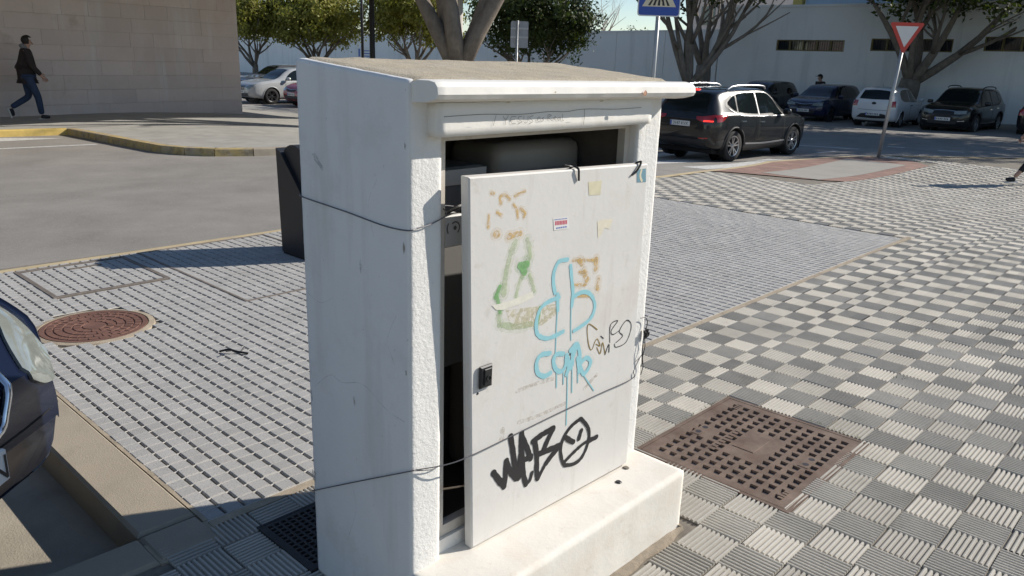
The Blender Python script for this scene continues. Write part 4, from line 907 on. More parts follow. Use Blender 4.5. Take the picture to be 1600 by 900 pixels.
def suv_feats(front,lamp=m_lamp,grille=True,pilS=m_silver):
    F=[('S','window_trim',m_gloss,[(.86,.99),(.46,1.40),(.12,1.515),(-.4,1.53),(-1.0,1.50),(-1.35,1.44),(-1.60,1.28)],[(.90,.955),(.5,.96),(.1,.965),(-.4,.97),(-1.0,1.0),(-1.3,1.06),(-1.62,1.20)],dict(off=.003)),
       ('S','side_window',m_glass,[(.76,1.03),(.42,1.37),(.12,1.475),(-.27,1.49)],[(.80,.985),(.5,.985),(.1,.99),(-.27,.995)],dict(off=.008)),
       ('S','side_window',m_glass,[(-.36,1.49),(-.7,1.485),(-1.0,1.465),(-1.10,1.45)],[(-.36,.997),(-.7,1.01),(-1.0,1.03),(-1.16,1.08)],dict(off=.008)),
       ('S','quarter_window',m_glass,[(-1.17,1.43),(-1.3,1.40),(-1.5,1.30)],[(-1.22,1.10),(-1.35,1.14),(-1.52,1.25)],dict(off=.008)),
       ('S','chrome_line',pilS,*dline([(.80,.965),(.3,.972),(-.4,.98),(-1.0,1.008),(-1.3,1.07),(-1.5,1.16)],.011),dict(off=.011)),('S','chrome_line',pilS,*dline([(.62,1.235),(.42,1.395),(.12,1.495),(-.4,1.51),(-1.0,1.485),(-1.3,1.43)],.011),dict(off=.011)),('S','pillar_line',pilS,[(-.295,1.49),(-.335,1.49)],[(-.295,1.0),(-.335,1.0)],dict(off=.011)),('S','door_seam',m_under,*vline(-.32,.32,.96),dict(off=.002)),('S','door_seam',m_under,*vline(.82,.36,.93),dict(off=.002)),
       ('S','door_handle',m_chrome,[(-.12,.865),(-.28,.865)],[(-.12,.835),(-.28,.835)],dict(off=.02)),('S','door_handle',m_chrome,[(-.92,.895),(-1.08,.895)],[(-.92,.865),(-1.08,.865)],dict(off=.02)),
       ('S','sill_trim',m_trim,[(.95,.36),(0,.34),(-.95,.36)],[(.95,.22),(0,.21),(-.95,.22)],dict(off=.006)),('S','sill_line',m_silver,[(.9,.40),(0,.375),(-.85,.40)],[(.9,.375),(0,.345),(-.85,.37)],dict(off=.009))]
    F+=[('F','windscreen',m_glass,[(-.50,1.49),(-.25,1.52),(0,1.53),(.25,1.52),(.50,1.49)],[(-.66,1.11),(-.3,1.115),(0,1.12),(.3,1.115),(.66,1.11)],dict(off=.006)),
        ('B','rear_window',m_glass,[(-.50,1.47),(0,1.50),(.50,1.47)],[(-.60,1.07),(-.3,1.08),(0,1.085),(.3,1.08),(.60,1.07)],dict(off=.006))]
    if front:
        F+=[('F2','headlight',lamp,[(.34,.80),(.5,.82),(.72,.83)],[(.36,.70),(.5,.70),(.72,.73)],dict(off=.01)),('F','grille',m_trim,[(-.33,.80),(0,.81),(.33,.80)],[(-.27,.60),(0,.59),(.27,.60)],dict(off=.008)),
            ('F','grille_chrome',m_chrome,[(-.35,.815),(0,.835),(.35,.815)],[(-.35,.79),(0,.808),(.35,.79)],dict(off=.014)),('F','lower_grille',m_trim,[(-.5,.47),(0,.48),(.5,.47)],[(-.45,.36),(0,.36),(.45,.36)],dict(off=.006)),('F2','fog_trim',m_silver,[(.50,.47),(.7,.49)],[(.50,.45),(.7,.47)],dict(off=.008))]
    return F
def plate(patch,view,text,y0,z0,parent,front_w=.52):
    patch(view,'number_plate',m_plate,[(-.26,z0+.055),(0,z0+.055),(.26,z0+.055)],[(-.26,z0-.055),(0,z0-.055),(.26,z0-.055)],off=.014)
def plate_marks(root,view,x,z0,tilt,text,blocks=False,width=.40):
    b=MB()
    s=1 if view=='F' else -1
    if blocks:
        for k in range(7): y=-.19+k*.057+(.02 if k>3 else 0); b.add([(x,-s*y*-1,z0-.03),(x,s*(y+.035),z0-.03),(x+0,s*(y+.035),z0+.03),(x,s*y,z0+.03)] if False else [(x,s*y,z0-.03),(x,s*(y+.03),z0-.03),(x,s*(y+.03),z0+.03),(x,s*y,z0+.03)],[(0,1,2,3)])
    else:
        vs_,fs_=text_verts(text,.095); xm=max(v[0] for v in vs_); k=width/xm
        b.add([(x+s*0-tilt*(v[1]-.035)*s,s*(v[0]*k-width/2+.02),z0-.033+v[1]) for v in vs_],fs_)
    tag(b.build('plate_characters',m_ptxt,root),kind='stuff')
    b=MB(); b.add([(x,s*-.255,z0-.05),(x,s*-.215,z0-.05),(x,s*-.215,z0+.05),(x,s*-.255,z0+.05)],[(0,1,2,3)]); b.build('plate_band',m_pblue,root)
def surf_x(root,view,y,z):
    dg=bpy.context.evaluated_depsgraph_get(); 
    me=[c for c in root.children if c.name.startswith('body')][0].data
    bv=BVHTree.FromPolygons([v.co for v in me.vertices],[tuple(p.vertices) for p in me.polygons]); s=1 if view=='F' else -1
    h=bv.ray_cast(Vector((5*s,y,z)),Vector((-s,0,0)))[0]; return h.x if h else 2.1*s
def flat_plate(root,view,z0,text=None,w_=.52,blocks=False):
    x=surf_x(root,view,0,z0); s=1 if view=='F' else -1
    b=MB(); b.box(min(x-.02*s,x+.016*s),max(x-.02*s,x+.016*s),-w_/2,w_/2,z0-.056,z0+.056,ch=.003); b.build('number_plate',m_plate,root)
    plate_marks(root,view,x+.0175*s,z0,0,text,blocks)
# the black crossover at the crossing
feats=suv_feats(False)+[('B2','tail_light',m_tail,[(.40,.985),(.6,1.0),(.80,1.04)],[(.42,.93),(.6,.875),(.80,.885)],dict(off=.012)),('S','tail_light',m_tail,[(-1.62,1.03),(-1.85,1.035),(-2.02,1.02)],[(-1.72,.98),(-1.85,.90),(-2.02,.88)],dict(off=.01)),
  ('B2','brake_light',m_brake,[(.60,.915),(.80,.915)],[(.60,.885),(.80,.89)],dict(off=.018)),('B','high_brake_light',m_brake,[(-.12,1.545),(.12,1.545)],[(-.12,1.525),(.12,1.525)],dict(off=.012)),
  ('B','bumper_trim',m_trim,[(-.7,.50),(0,.50),(.7,.50)],[(-.62,.36),(0,.36),(.62,.36)],dict(off=.008)),('B2','reflector',m_tail,[(.52,.54),(.72,.55)],[(.52,.515),(.72,.525)],dict(off=.012)),('S','bumper_corner',m_trim,[(-1.72,.50),(-2.0,.48)],[(-1.70,.34),(-2.0,.38)],dict(off=.005))]
q,pt=car('crossover_car','shiny black crossover with lit brake lights on the crosswalk','suv',(16.63,8.03,T(16.5)-.05),R(-3.5),paint('black',(.012,.013,.014)),wheels='two',feats=feats)
flat_plate(q,'B',.82,'3147 KVX')
for s in (-1,1):
    b=MB(); b.tube(crom([(.25,s*.60,1.575),(.1,s*.615,1.635),(-.5,s*.62,1.655),(-1.1,s*.61,1.635),(-1.35,s*.60,1.56)],6),.022,8); b.build('roof_rail',m_silver,q,True)
b=MB(); b.tube([(-1.35,0,1.58),(-1.55,0,1.80)],[.006,.002],5); b.build('aerial',m_trim,q)
# the row parked nose-in against the white building, in its shade
def hatch_feats(glass_rear=True,front=False,lamp=m_lamp):
    F=[('S','side_window',m_glass,[(.80,.98),(.5,1.26),(.2,1.38),(-.22,1.41)],[(.84,.93),(.5,.935),(.2,.94),(-.22,.945)],dict(off=.006)),('S','side_window',m_glass,[(-.30,1.41),(-.7,1.40),(-1.05,1.36),(-1.25,1.25)],[(-.30,.95),(-.7,.96),(-1.05,.985),(-1.28,1.06)],dict(off=.006)),
       ('S','door_seam',m_under,*vline(-.26,.3,.93),dict(off=.002)),('S','door_seam',m_under,*vline(.82,.32,.9),dict(off=.002)),('S','door_handle',m_trim,[(-.05,.83),(-.2,.83)],[(-.05,.80),(-.2,.80)],dict(off=.015)),
       ('F','windscreen',m_glass,[(-.47,1.38),(0,1.41),(.47,1.38)],[(-.62,1.01),(0,1.03),(.62,1.01)],dict(off=.006)),('B','rear_window',m_glass,[(-.47,1.36),(0,1.39),(.47,1.36)],[(-.58,1.05),(0,1.04),(.58,1.05)],dict(off=.006))]
    if front: F+=[('F2','headlight',lamp,[(.36,.74),(.55,.78),(.72,.80)],[(.36,.66),(.55,.65),(.72,.68)],dict(off=.01)),('F','grille',m_trim,[(-.30,.71),(0,.72),(.30,.71)],[(-.28,.62),(0,.61),(.28,.62)],dict(off=.008)),('F','grille_chrome',m_chrome,[(-.34,.735),(0,.70),(.34,.735)],[(-.34,.722),(0,.685),(.34,.722)],dict(off=.014)),('F','lower_grille',m_trim,[(-.5,.46),(0,.46),(.5,.46)],[(-.42,.34),(0,.33),(.42,.34)],dict(off=.006))]
    else: F+=[('B2','tail_light',m_tail,[(.60,.99),(.76,1.0)],[(.62,.78),(.80,.78)],dict(off=.012)),('B','bumper_trim',m_trim,[(-.45,.50),(0,.54),(.45,.50)],[(-.60,.36),(0,.34),(.60,.36)],dict(off=.008)),('B','tailgate_seam',m_under,*dline([(-.58,.66),(0,.645),(.58,.66)],.012),dict(off=.002))]
    return F
PZ=-.57
ROW='cars parked in a row in the shade of the white building'
q,_=car('parked_car','dark navy hatchback parked facing the road with chrome chevrons','hatch',(33.35,12.75,PZ),R(180),paint('navy',(.012,.016,.05)),(1.06,1.03,.98),'dark',hatch_feats(front=True),ROW); flat_plate(q,'F',.44,blocks=True)
q,_=car('parked_car','white hatchback parked with its tail to the road','hatch',(32.85,9.9,PZ),R(2),paint('white',(.70,.71,.72)),(.99,.99,1.0),'plain',hatch_feats(),ROW); flat_plate(q,'B',.50,blocks=True)
b=MB(); b.lathe([(0,0),(.05,0),(.05,-.004)],16,Matrix.Translation((surf_x(q,'B',0,.90)-.006,0,.90))@Matrix.Diagonal((1,1.7,1,1))@Matrix.Rotation(-math.pi/2,4,'Y')); b.build('oval_badge',m_trim,q)
b=MB(); b.tube([(-1.1,0,1.49),(-1.3,0,1.68)],[.006,.002],5); b.build('aerial',m_trim,q)
q,_=car('parked_car','black estate-like crossover with chrome grille parked facing the road','suv',(32.62,7.15,PZ),R(178),paint('black2',(.010,.011,.012)),(1.0,1.0,1.0),'two',suv_feats(True,pilS=m_trim),ROW); flat_plate(q,'F',.52,blocks=True)
for s in (-1,1):
    b=MB(); b.tube(crom([(.2,s*.60,1.575),(0,s*.615,1.63),(-.5,s*.62,1.645),(-1.1,s*.61,1.625),(-1.35,s*.60,1.56)],6),.02,8); b.build('roof_rail',m_trim,q,True)
q,_=car('parked_car','black saloon parked tail-out beside the black crossover','hatch',(33.35,4.25,PZ),R(0),paint('black3',(.011,.011,.013)),(1.05,1.02,.98),'dark',hatch_feats(),ROW); flat_plate(q,'B',.62,blocks=True)
q,_=car('parked_car','black car mostly hidden behind the crossover, next to the navy hatchback','hatch',(33.3,15.6,PZ),R(180),paint('black4',(.012,.012,.013)),(1.05,1.02,1.0),'dark',hatch_feats(front=True),ROW)
# cars beyond the stone building
def sedan_feats():
    return [('S','side_window',m_glass,[(.66,.99),(.4,1.21),(.1,1.345),(-.25,1.375)],[(.70,.94),(.4,.945),(.1,.95),(-.25,.955)],dict(off=.006)),('S','side_window',m_glass,[(-.33,1.375),(-.7,1.35),(-1.0,1.25),(-1.18,1.13)],[(-.33,.957),(-.7,.965),(-1.0,.985),(-1.22,1.04)],dict(off=.006)),
     ('F','windscreen',m_glass,[(-.46,1.37),(0,1.395),(.46,1.37)],[(-.62,.985),(0,1.0),(.62,.985)],dict(off=.006)),('B','rear_window',m_glass,[(-.46,1.35),(0,1.37),(.46,1.35)],[(-.6,1.12),(0,1.12),(.6,1.12)],dict(off=.006)),
     ('F2','headlight',m_lamp,[(.38,.70),(.55,.76),(.74,.79)],[(.36,.60),(.55,.60),(.74,.64)],dict(off=.01)),('F','grille',m_trim,[(-.30,.72),(0,.73),(.30,.72)],[(-.26,.56),(0,.55),(.26,.56)],dict(off=.008)),('F','lower_grille',m_trim,[(-.55,.44),(0,.43),(.55,.44)],[(-.5,.34),(0,.33),(.5,.34)],dict(off=.006)),
     ('S','door_seam',m_under,*vline(-.29,.3,.94),dict(off=.002)),('S','door_seam',m_under,*vline(.72,.3,.9),dict(off=.002))]+[('F','grille_bar',m_chrome,*dline([(-.29,z),(0,z+.008),(.29,z)],.014),dict(off=.013)) for z in (.59,.64,.69)]
GRP='cars parked beyond the stone building'
q,_=car('parked_car','silver saloon with barred chrome grille beyond the stone building','sedan',(17.75,29.6,-.57),R(181),paint('silver',(.42,.43,.43),.3),(1,1,1),'dark',sedan_feats(),GRP); flat_plate(q,'F',.50,blocks=True)
b=MB(); b.lathe([(.07,0),(.07,.012),(.055,.012),(.055,0)],20,Matrix.Translation((surf_x(q,'F',0,.64)+.012,0,.64))@Matrix.Rotation(math.pi/2,4,'Y')); 
for k in range(3): b.box(-.006,.006,0,.06,.002,.01,Matrix.Translation((surf_x(q,'F',0,.64)+.012,0,.64))@Matrix.Rotation(math.pi/2,4,'Y')@Matrix.Rotation(k*2.094+math.pi/2,4,'Z'))
b.build('star_badge',m_chrome,q)
q,_=car('parked_car','red hatchback beside the silver saloon, half hidden by the cabinet','hatch',(18.15,26.9,-.57),R(180),paint('red',(.30,.012,.02)),(1,1,.97),'plain',hatch_feats(front=True),GRP); flat_plate(q,'F',.50,blocks=True)
q,_=car('parked_car','grey estate car parked behind the silver saloon','suv',(20.2,34.2,-.57),R(180),paint('grey',(.11,.105,.105),.35),(1.02,1,.93),'dark',suv_feats(True,pilS=m_trim),GRP)
q,_=car('parked_car','white car showing only its roof behind the silver saloon','hatch',(27.5,37.2,-.57),R(180),paint('white2',(.72,.72,.72)),(1.02,1,1.0),'plain',hatch_feats(front=True),GRP)
# the dark saloon nosing into the bay in the foreground
navy=mat('car_paint_midnight',(.007,.011,.028),.22,var=.03,spec=.22,coat=.12)
FB=[('F2','headlight',m_lamp,[(.44,.67),(.50,.735),(.58,.785),(.66,.815)],[(.455,.635),(.52,.60),(.59,.605),(.655,.67)],dict(off=.012,nr=8,k=6)),
    ('F','bonnet_seam',m_under,*dline([(-.66,.83),(-.4,.79),(0,.795),(.4,.79),(.66,.83)],.006),dict(off=.002)),
    ('F2','fog_panel',m_rimdark,[(.40,.36),(.55,.37),(.70,.39)],[(.40,.25),(.55,.26),(.68,.29)],dict(off=.006)),('F','lower_grille',m_under,[(-.38,.36),(0,.36),(.38,.36)],[(-.36,.24),(0,.235),(.36,.24)],dict(off=.006)),
    ('F','bumper_seam',m_under,*dline([(-.72,.52),(-.4,.50),(0,.50),(.4,.50),(.72,.52)],.005),dict(off=.002)),('F','spoiler_lip',m_trim,[(-.66,.235),(0,.215),(.66,.235)],[(-.60,.195),(0,.19),(.60,.195)],dict(off=.02))]
FB+=sedan_feats()[:4]
hd=R(-48); hx,hy=math.cos(hd),math.sin(hd); nose=Vector((-.87,1.0))
q,pt=car('parked_saloon','dark navy saloon nosing into the parking bay by the concrete kerb','sedan',(nose.x-hx*2.27,nose.y-hy*2.27,-.135),hd,navy,(1,1,1.1),'two',FB,res=110)
flat_plate(q,'F',.455,None,blocks=False) if False else None
x=surf_x(q,'F',0,.50)
b=MB(); b.box(x-.03,x+.022,-.26,.26,.445,.555,ch=.006); b.build('number_plate',m_plate,q)
vs_,fs_=text_verts('N',.115); b=MB(); b.add([(x+.0235,.175+v[0],.458+v[1]) for v in vs_],fs_); b.build('plate_characters',m_ptxt,q)
# grille: chrome surround, dark mesh of bars
g=[(y_,z_*1.1) for y_,z_ in [(-.33,.745),(0,.755),(.33,.745),(.345,.70),(.30,.60),(.24,.545),(0,.54),(-.24,.545),(-.30,.60),(-.345,.70)]]
def gx(y,z): return surf_x(q,'F',y,z)
pts=crom(g+[g[0]],5); b=MB(); b.tube([(gx(y,z)+.012,y,z) for y,z in pts],.014,8,False); b.build('grille_surround',m_chrome,q,True)
pt('F','grille',m_under,[(-.32,.745),(0,.752),(.32,.745)],[(-.25,.55),(0,.545),(.25,.55)],off=.003)
for k in range(11):
    y=-.27+k*.054; b=MB(); zt,zb=.816,.607; b.tube([(gx(y,z)+.012,y,z) for z in np.linspace(zb,zt,6)],.0045,5); b.build('grille_bar',m_rimdark,q)
for z in (.65,.71,.77):
    b=MB(); b.tube([(gx(y,z)+.012,y,z) for y in np.linspace(-.285,.285,12)],.004,5); b.build('grille_bar',m_rimdark,q)
# ------------------------------------------------------------------ stone building across the road
m_stone=mat('stone_cladding',(.60,.51,.465),.8,var=.10,scale=.9,bump=.002,bscale=60,objvar=.06,stains=[(.45,.5,.72,(.46,.37,.32),.8),(2.2,.56,.72,(.56,.49,.44),.5),(.9,.58,.68,(.40,.32,.27),.5)],streak=(2.2,.25,.53,.70,(.66,.65,.63),.6))
m_stonej=mat('stone_joint',(.42,.36,.32),.9)
bl=thing('stone_building','stone-clad building with large pale pinkish slabs across the road','building',(4.01,18.95,0),math.atan2(.99,6.3))
b=MB(); b.box(-26,6.37,.03,9,-.6,3.72); b.build('wall_core',m_stonej,bl)
rs=random.Random(3)
z=-.45; course=0
while z<3.6:
    h=.335; x=6.38
    while x>-9:
        l=rs.choice((.62,.8,.95,1.15)); x0=max(x-l,-9.2)
        b=MB(); pr=rs.uniform(0,.006); b.box(x0+.0018,x-.0018,-pr*.5,.032,z+.0018,z+h-.0018,ch=.0015); b.build('stone_slab',m_stone,bl); x=x0
        if x<=-9: break
    for k in range(3):                                                # return side of the corner
        b=MB(); b.box(6.372,6.39+rs.uniform(0,.005),.034+k*1.2,.034+(k+1)*1.2-.006,z+.003,z+h-.003,ch=.003); b.build('stone_slab',m_stone,bl)
    z+=h
b=MB(); b.box(-26,12.6,-5.7,3.0,3.74,4.25); b.box(-26,6.3,3.0,9,3.74,4.25); b.build('added_shade_slab',mat('shade_slab_render',(.5,.47,.43),.85),bl)  # unseen slab, added to shade the stone wall and the ground before it

b=MB(); b.tube([(11.34,-3.85,-.6),(11.34,-3.85,3.74)],.14,12); b.build('shade_slab_column',mat('shade_slab_render',(.5,.47,.43)),bl,True)  # column added to carry the unseen shading slab
# ------------------------------------------------------------------ white wall and building in shade on the far side
m_wall=mat('whitewash',(.80,.795,.77),.85,var=.05,scale=.5,bump=.002,bscale=20,stains=[(.35,.52,.75,(.70,.71,.69),.6)],streak=(1.3,.12,.54,.75,(.52,.53,.51),.6))
wl=thing('boundary_wall','long pale whitewashed panel wall behind the row of ficus trees','wall',(38,20.75,-.7))
y=0; k=0
while y<66:
    l=3.3; zt=lambda yy:3.95-.0118*yy
    b=MB(); b.prism([(y+.012,0),(y+l-.012,0),(y+l-.012,zt(y+l)),(y+.012,zt(y))],0,.25,'x'); b.build('wall_panel',m_wall,wl)
    b=MB(); b.prism([(y,zt(y)),(y+l-.004,zt(y+l)),(y+l-.004,zt(y+l)+.07),(y,zt(y)+.07)],-.05,.3,'x'); b.build('coping',m_wall,wl); y+=l
b=MB(); b.box(.06,.2,0,66,0,2.9); b.build('wall_core',m_stonej,wl)
nb_=thing('notice_board','white notice board with a blue emblem on the far wall','sign',(37.93,51.5,1.55))
b=MB(); b.box(-.03,.03,-.95,.95,-.42,.42); b.build('board',m_paper,nb_)
b=MB(); b.box(-.034,-.031,.55,.8,-.3,.3); b.build('emblem',m_bp,nb_)
b=MB()
for k in range(3): b.box(-.034,-.031,-.8,.4,.12-k*.2,.2-k*.2)
tag(b.build('text_lines',m_bp,nb_),kind='stuff')
hs=thing('white_building','white rendered building with strip windows behind the parked cars','building',(38,20.7,-.7))
def wall_with_holes(b,y0,y1,z0,z1,holes,th=.3):
    ys=sorted({y0,y1,*[h[0] for h in holes],*[h[1] for h in holes]}); zs=sorted({z0,z1,*[h[2] for h in holes],*[h[3] for h in holes]})
    for a,c in zip(ys,ys[1:]):
        for d,e in zip(zs,zs[1:]):
            m=((a+c)/2,(d+e)/2)
            if any(h[0]<m[0]<h[1] and h[2]<m[1]<h[3] for h in holes): continue
            b.add([(0,a,d),(0,c,d),(0,c,e),(0,a,e)],[(0,1,2,3)])
    for h in holes:
        b.add([(0,h[0],h[2]),(0,h[1],h[2]),(th,h[1],h[2]),(th,h[0],h[2]),(0,h[0],h[3]),(0,h[1],h[3]),(th,h[1],h[3]),(th,h[0],h[3])],[(0,1,2,3),(4,5,6,7),(0,4,7,3),(1,5,6,2)])
W3=[(-6.6,-3.2,3.01,3.53),(-11.3,-7.82,3.07,3.62),(-16.0,-12.5,3.14,3.73),(-21,-17.4,3.2,3.8)]
b=MB(); wall_with_holes(b,-40,-.02,0,5.05,W3); b.add([(0,-40,5.05),(0,-.02,5.0),(6,-.02,5.05),(6,-40,5.05)],[(0,1,2,3)]); b.add([(0,-.02,0),(6,-.02,0),(6,-.02,5.05),(0,-.02,5.05)],[(0,1,2,3)]); b.build('wall',m_wall,hs)
b=MB(); b.box(-.06,.02,-40,.03,5.051,5.16); b.build('parapet',m_wall,hs)
b=MB(); b.box(3.2,8,-40,-3,5.06,8.2); b.build('upper_storey',mat('pale_blue_render',(.42,.53,.62),.85,var=.05),hs)
b=MB(); b.box(3.0,3.4,-2.9,-2.4,5.06,8.0); b.build('yellow_pier',mat('ochre_render',(.55,.42,.12),.85),hs)
m_bwin=mat('window_bar_ochre',(.22,.17,.06),.6); m_wglass=mat('window_glass',(.02,.025,.03),.06,spec=.8)
for h in W3:
    w0=MB(); w0.box(.14,.15,h[0],h[1],h[2],h[3]); pane=w0.build('window',m_wglass,hs)
    b=MB(); 
    for q in ((h[0],h[0]+.06,h[2],h[3]),(h[1]-.06,h[1],h[2],h[3]),(h[0]+.06,h[1]-.06,h[2],h[2]+.05),(h[0]+.06,h[1]-.06,h[3]-.05,h[3])): b.box(.06,.12,q[0],q[1],q[2],q[3])
    b.build('window_frame',m_bwin,pane)
    for k in range(1,5):
        yy=h[0]+(h[1]-h[0])*k/5; b=MB(); b.box(.07,.11,yy-.045,yy+.045,h[2]+.05,h[3]-.05); b.build('mullion',m_bwin,pane)
    b=MB()
    for k in range(28): yy=h[0]+.06+(h[1]-h[0]-.12)*(k+.5)/28; b.box(.03,.04,yy-.006,yy+.006,h[2],h[3])
    tag(b.build('security_bars',m_trim,pane),kind='stuff')
pp=MB(); pp.tube([(37.9,21.2,-.6),(37.9,21.2,2.0),(37.88,21.3,3.1)],.03,6); tag(pp.build('drain_pipe',m_iron),'thin dark pipe on the wall where it meets the white building','pipe')
fb=thing('distant_building','sunlit pale apartment block rising behind the boundary wall','building',(66,30,-.7))
b=MB(); b.box(0,10,-2.5,10,0,8.5); b.build('wall',mat('sunlit_pale_render',(.62,.52,.46),.85,var=.1,scale=.4),fb)
for k in range(4):
    for j in range(2): b=MB(); b.box(-.05,.02,-1.2+k*2.8,.2+k*2.8,2.6+j*3,4.2+j*3); b.build('window',m_wglass,fb)

# ------------------------------------------------------------------ trees
m_bark=mat('ficus_bark',(.20,.165,.13),.9,var=.25,scale=5,bump=.012,bscale=14,stains=[(3,.5,.7,(.11,.09,.07),.6)],streak=(9,1.5,.5,.7,(.27,.24,.2),.5))
def leafmat(name,c,c2):
    m=mat(name,c,.55,var=.3,scale=.9,col2=c2,spec=.35); n=m.node_tree; bs=n.nodes['Principled BSDF']; out=n.nodes['Material Output']
    tr=n.nodes.new('ShaderNodeBsdfTranslucent'); tr.inputs[0].default_value=(c[0]*1.6,c[1]*1.7,c[2]*.7,1); mx=n.nodes.new('ShaderNodeMixShader'); mx.inputs[0].default_value=.35
    n.links.new(bs.outputs[0],mx.inputs[1]); n.links.new(tr.outputs[0],mx.inputs[2]); n.links.new(mx.outputs[0],out.inputs[0]); return m
m_leaf=leafmat('ficus_leaf',(.17,.175,.035),(.31,.28,.06)); m_leafd=leafmat('dark_leaf',(.045,.062,.018),(.08,.10,.026))
def limb(b,p0,p1,r0,r1,bend,rnd,depth=0,out=None):
    p0,p1=Vector(p0),Vector(p1); d=p1-p0; n=5; pts=[]; side=Vector((rnd.uniform(-1,1),rnd.uniform(-1,1),0))*bend*d.length
    for i in range(n+1): t=i/n; pts.append(p0+d*t+side*math.sin(math.pi*t)+Vector((0,0,-.1*bend*d.length*math.sin(math.pi*t))))
    b.tube(pts,[r0+(r1-r0)*i/n for i in range(n+1)],8)
    if depth>0:
        for k in range(2 if depth>1 else 3):
            t=rnd.uniform(.45,1); q=pts[int(t*n)]; a=rnd.uniform(0,6.28); L_=d.length*rnd.uniform(.45,.75)
            e=q+(d.normalized()+Vector((math.cos(a),math.sin(a),rnd.uniform(-.1,.5)))*.75).normalized()*L_
            limb(b,q,e,(r0+(r1-r0)*t)*.7,r1*.5,bend,rnd,depth-1)
def crown(blobs,n,size,rnd,per=42):
    b=MB(); tot=sum(bl_[3]*bl_[3] for bl_ in blobs)
    for (cx,cy,cz,rx,rz) in blobs:
        nc=int(n*rx*rx/tot/per)
        for c in range(nc):
            d=Vector((rnd.gauss(0,1),rnd.gauss(0,1),rnd.gauss(0,1))).normalized(); rr=rnd.uniform(.55,1.04)
            wob=1+.22*mn.noise(d*2.3+Vector((cx,cy,cz)))
            p=Vector((cx+d.x*rx*rr*wob,cy+d.y*rx*rr*wob,cz+d.z*rz*rr*wob)); s=rnd.uniform(.16,.34)*(rx/2.4)**.5
            for k in range(per):
                q=p+Vector((rnd.gauss(0,s),rnd.gauss(0,s),rnd.gauss(0,s*.75))); nn_=(d+Vector((rnd.gauss(0,.6),rnd.gauss(0,.6),rnd.gauss(.35,.5)))).normalized()
                t=nn_.orthogonal().normalized(); t=(Quaternion(nn_,rnd.uniform(0,6.28))@t); u_=nn_.cross(t); l=size*rnd.uniform(.7,1.3)
                b.v+=[tuple(q-t*l*.5),tuple(q+u_*l*.26),tuple(q+t*l*.5),tuple(q-u_*l*.26)]; o=len(b.v)-4; b.f.append((o,o+1,o+2,o+3)); b.mi.append(0)
    me=bpy.data.meshes.new('crown'); me.from_pydata(b.v,[],b.f); return me
def tree(label,base,trunk,limbs,blobs,n,size,leaf,seed,depth=1,group='ficus trees along the far wall'):
    rnd=random.Random(seed); t=thing('ficus_tree',label,'tree',base,0,group)
    b=MB(); (h,r0,r1,lean)=trunk; top=Vector((lean[0],lean[1],h))
    b.tube([(0,0,-.1),(0,0,.05),tuple(top*.4+Vector((0,0,.02))),tuple(top*.8),tuple(top)],[r0*1.35,r0*1.12,r0*.95,(r0+r1)*.5,r1],12)
    for (ex_,ey_,ez_,ra,rb) in limbs: limb(b,top*.88,(ex_,ey_,ez_),ra,rb,.10,rnd,depth)
    o=b.build('trunk',m_bark,t,True)
    me=crown(blobs,n,size,rnd); me.materials.append(leaf); c=bpy.data.objects.new('crown',me); C.objects.link(c); c.parent=t; return t
def fan(n,R_,z0,z1,r,seed,rb=.03):
    rnd=random.Random(seed); return [(R_*math.cos(a),R_*math.sin(a),rnd.uniform(z0,z1),r,rb) for a in [2*math.pi*(k+rnd.uniform(-.2,.2))/n for k in range(n)]]
def ball(R_,zc,rz,rnd,k=7): 
    out=[(0,0,zc,R_*.72,rz*.8)]
    for i in range(k): a=2*math.pi*i/k+rnd.uniform(-.3,.3); q=R_*.52; out.append((q*math.cos(a),q*math.sin(a),zc+rnd.uniform(-.35,.35)*rz,R_*.52,rz*.62))
    return out
rr=random.Random(11)
tree('small round-crowned ficus beside the corner of the stone building',(21.6,39.3,-.7),(1.5,.17,.14,(.05,0)),fan(6,1.0,2.7,3.3,.09,1),ball(1.85,3.9,1.6,rr),12000,.17,m_leaf,1)
tree('round-crowned ficus above the silver saloon and the cabinet edge',(24.2,37.3,-.7),(1.5,.24,.2,(0,.05)),fan(7,1.5,2.8,3.5,.11,2),ball(2.85,4.35,1.9,rr),22000,.18,m_leaf,2)
tree('ficus with fan of thin limbs behind the black lamp post',(27.8,33.4,-.7),(1.6,.24,.2,(0,0)),fan(7,1.6,2.9,3.6,.11,3),ball(2.85,4.35,2.1,rr),20000,.18,m_leaf,3)
tree('dark-crowned ficus behind the grey back of a road sign',(27.0,24.0,-.7),(1.35,.24,.19,(0,0)),fan(7,1.7,2.5,3.3,.11,4),ball(3.1,4.2,2.2,rr),20000,.17,m_leafd,4)
tree('big-trunked ficus with thick forking limbs rising behind the cabinet roof',(12.4,13.25,-.33),(1.75,.50,.42,(.05,0)),[(-1.5,1.5,6.0,.22,.09),(-.4,.6,6.8,.23,.09),(.9,-.75,6.8,.24,.10),(2.2,-2.2,6.3,.22,.09),(1.0,1.5,6.6,.20,.08)],[(x,y,z_+3.6,r_,q_) for x,y,z_,r_,q_ in ball(4.3,5.6,1.8,rr,9)],16000,.19,m_leafd,5,2)
tree('ficus with upright dark limbs behind the black crossover',(27.6,16.0,-.7),(1.5,.38,.32,(0,0)),[(-1.0,1.0,5.2,.15,.06),(-.35,.4,5.6,.17,.07),(.3,-.2,5.8,.17,.07),(1.0,-1.0,4.8,.16,.06),(1.5,-1.6,5.0,.12,.05),(.2,1.2,5.0,.12,.05)],[(x,y,z_+1.1,r_,q_) for x,y,z_,r_,q_ in ball(4.2,5.6,2.6,rr,9)],17000,.19,m_leafd,6,2)
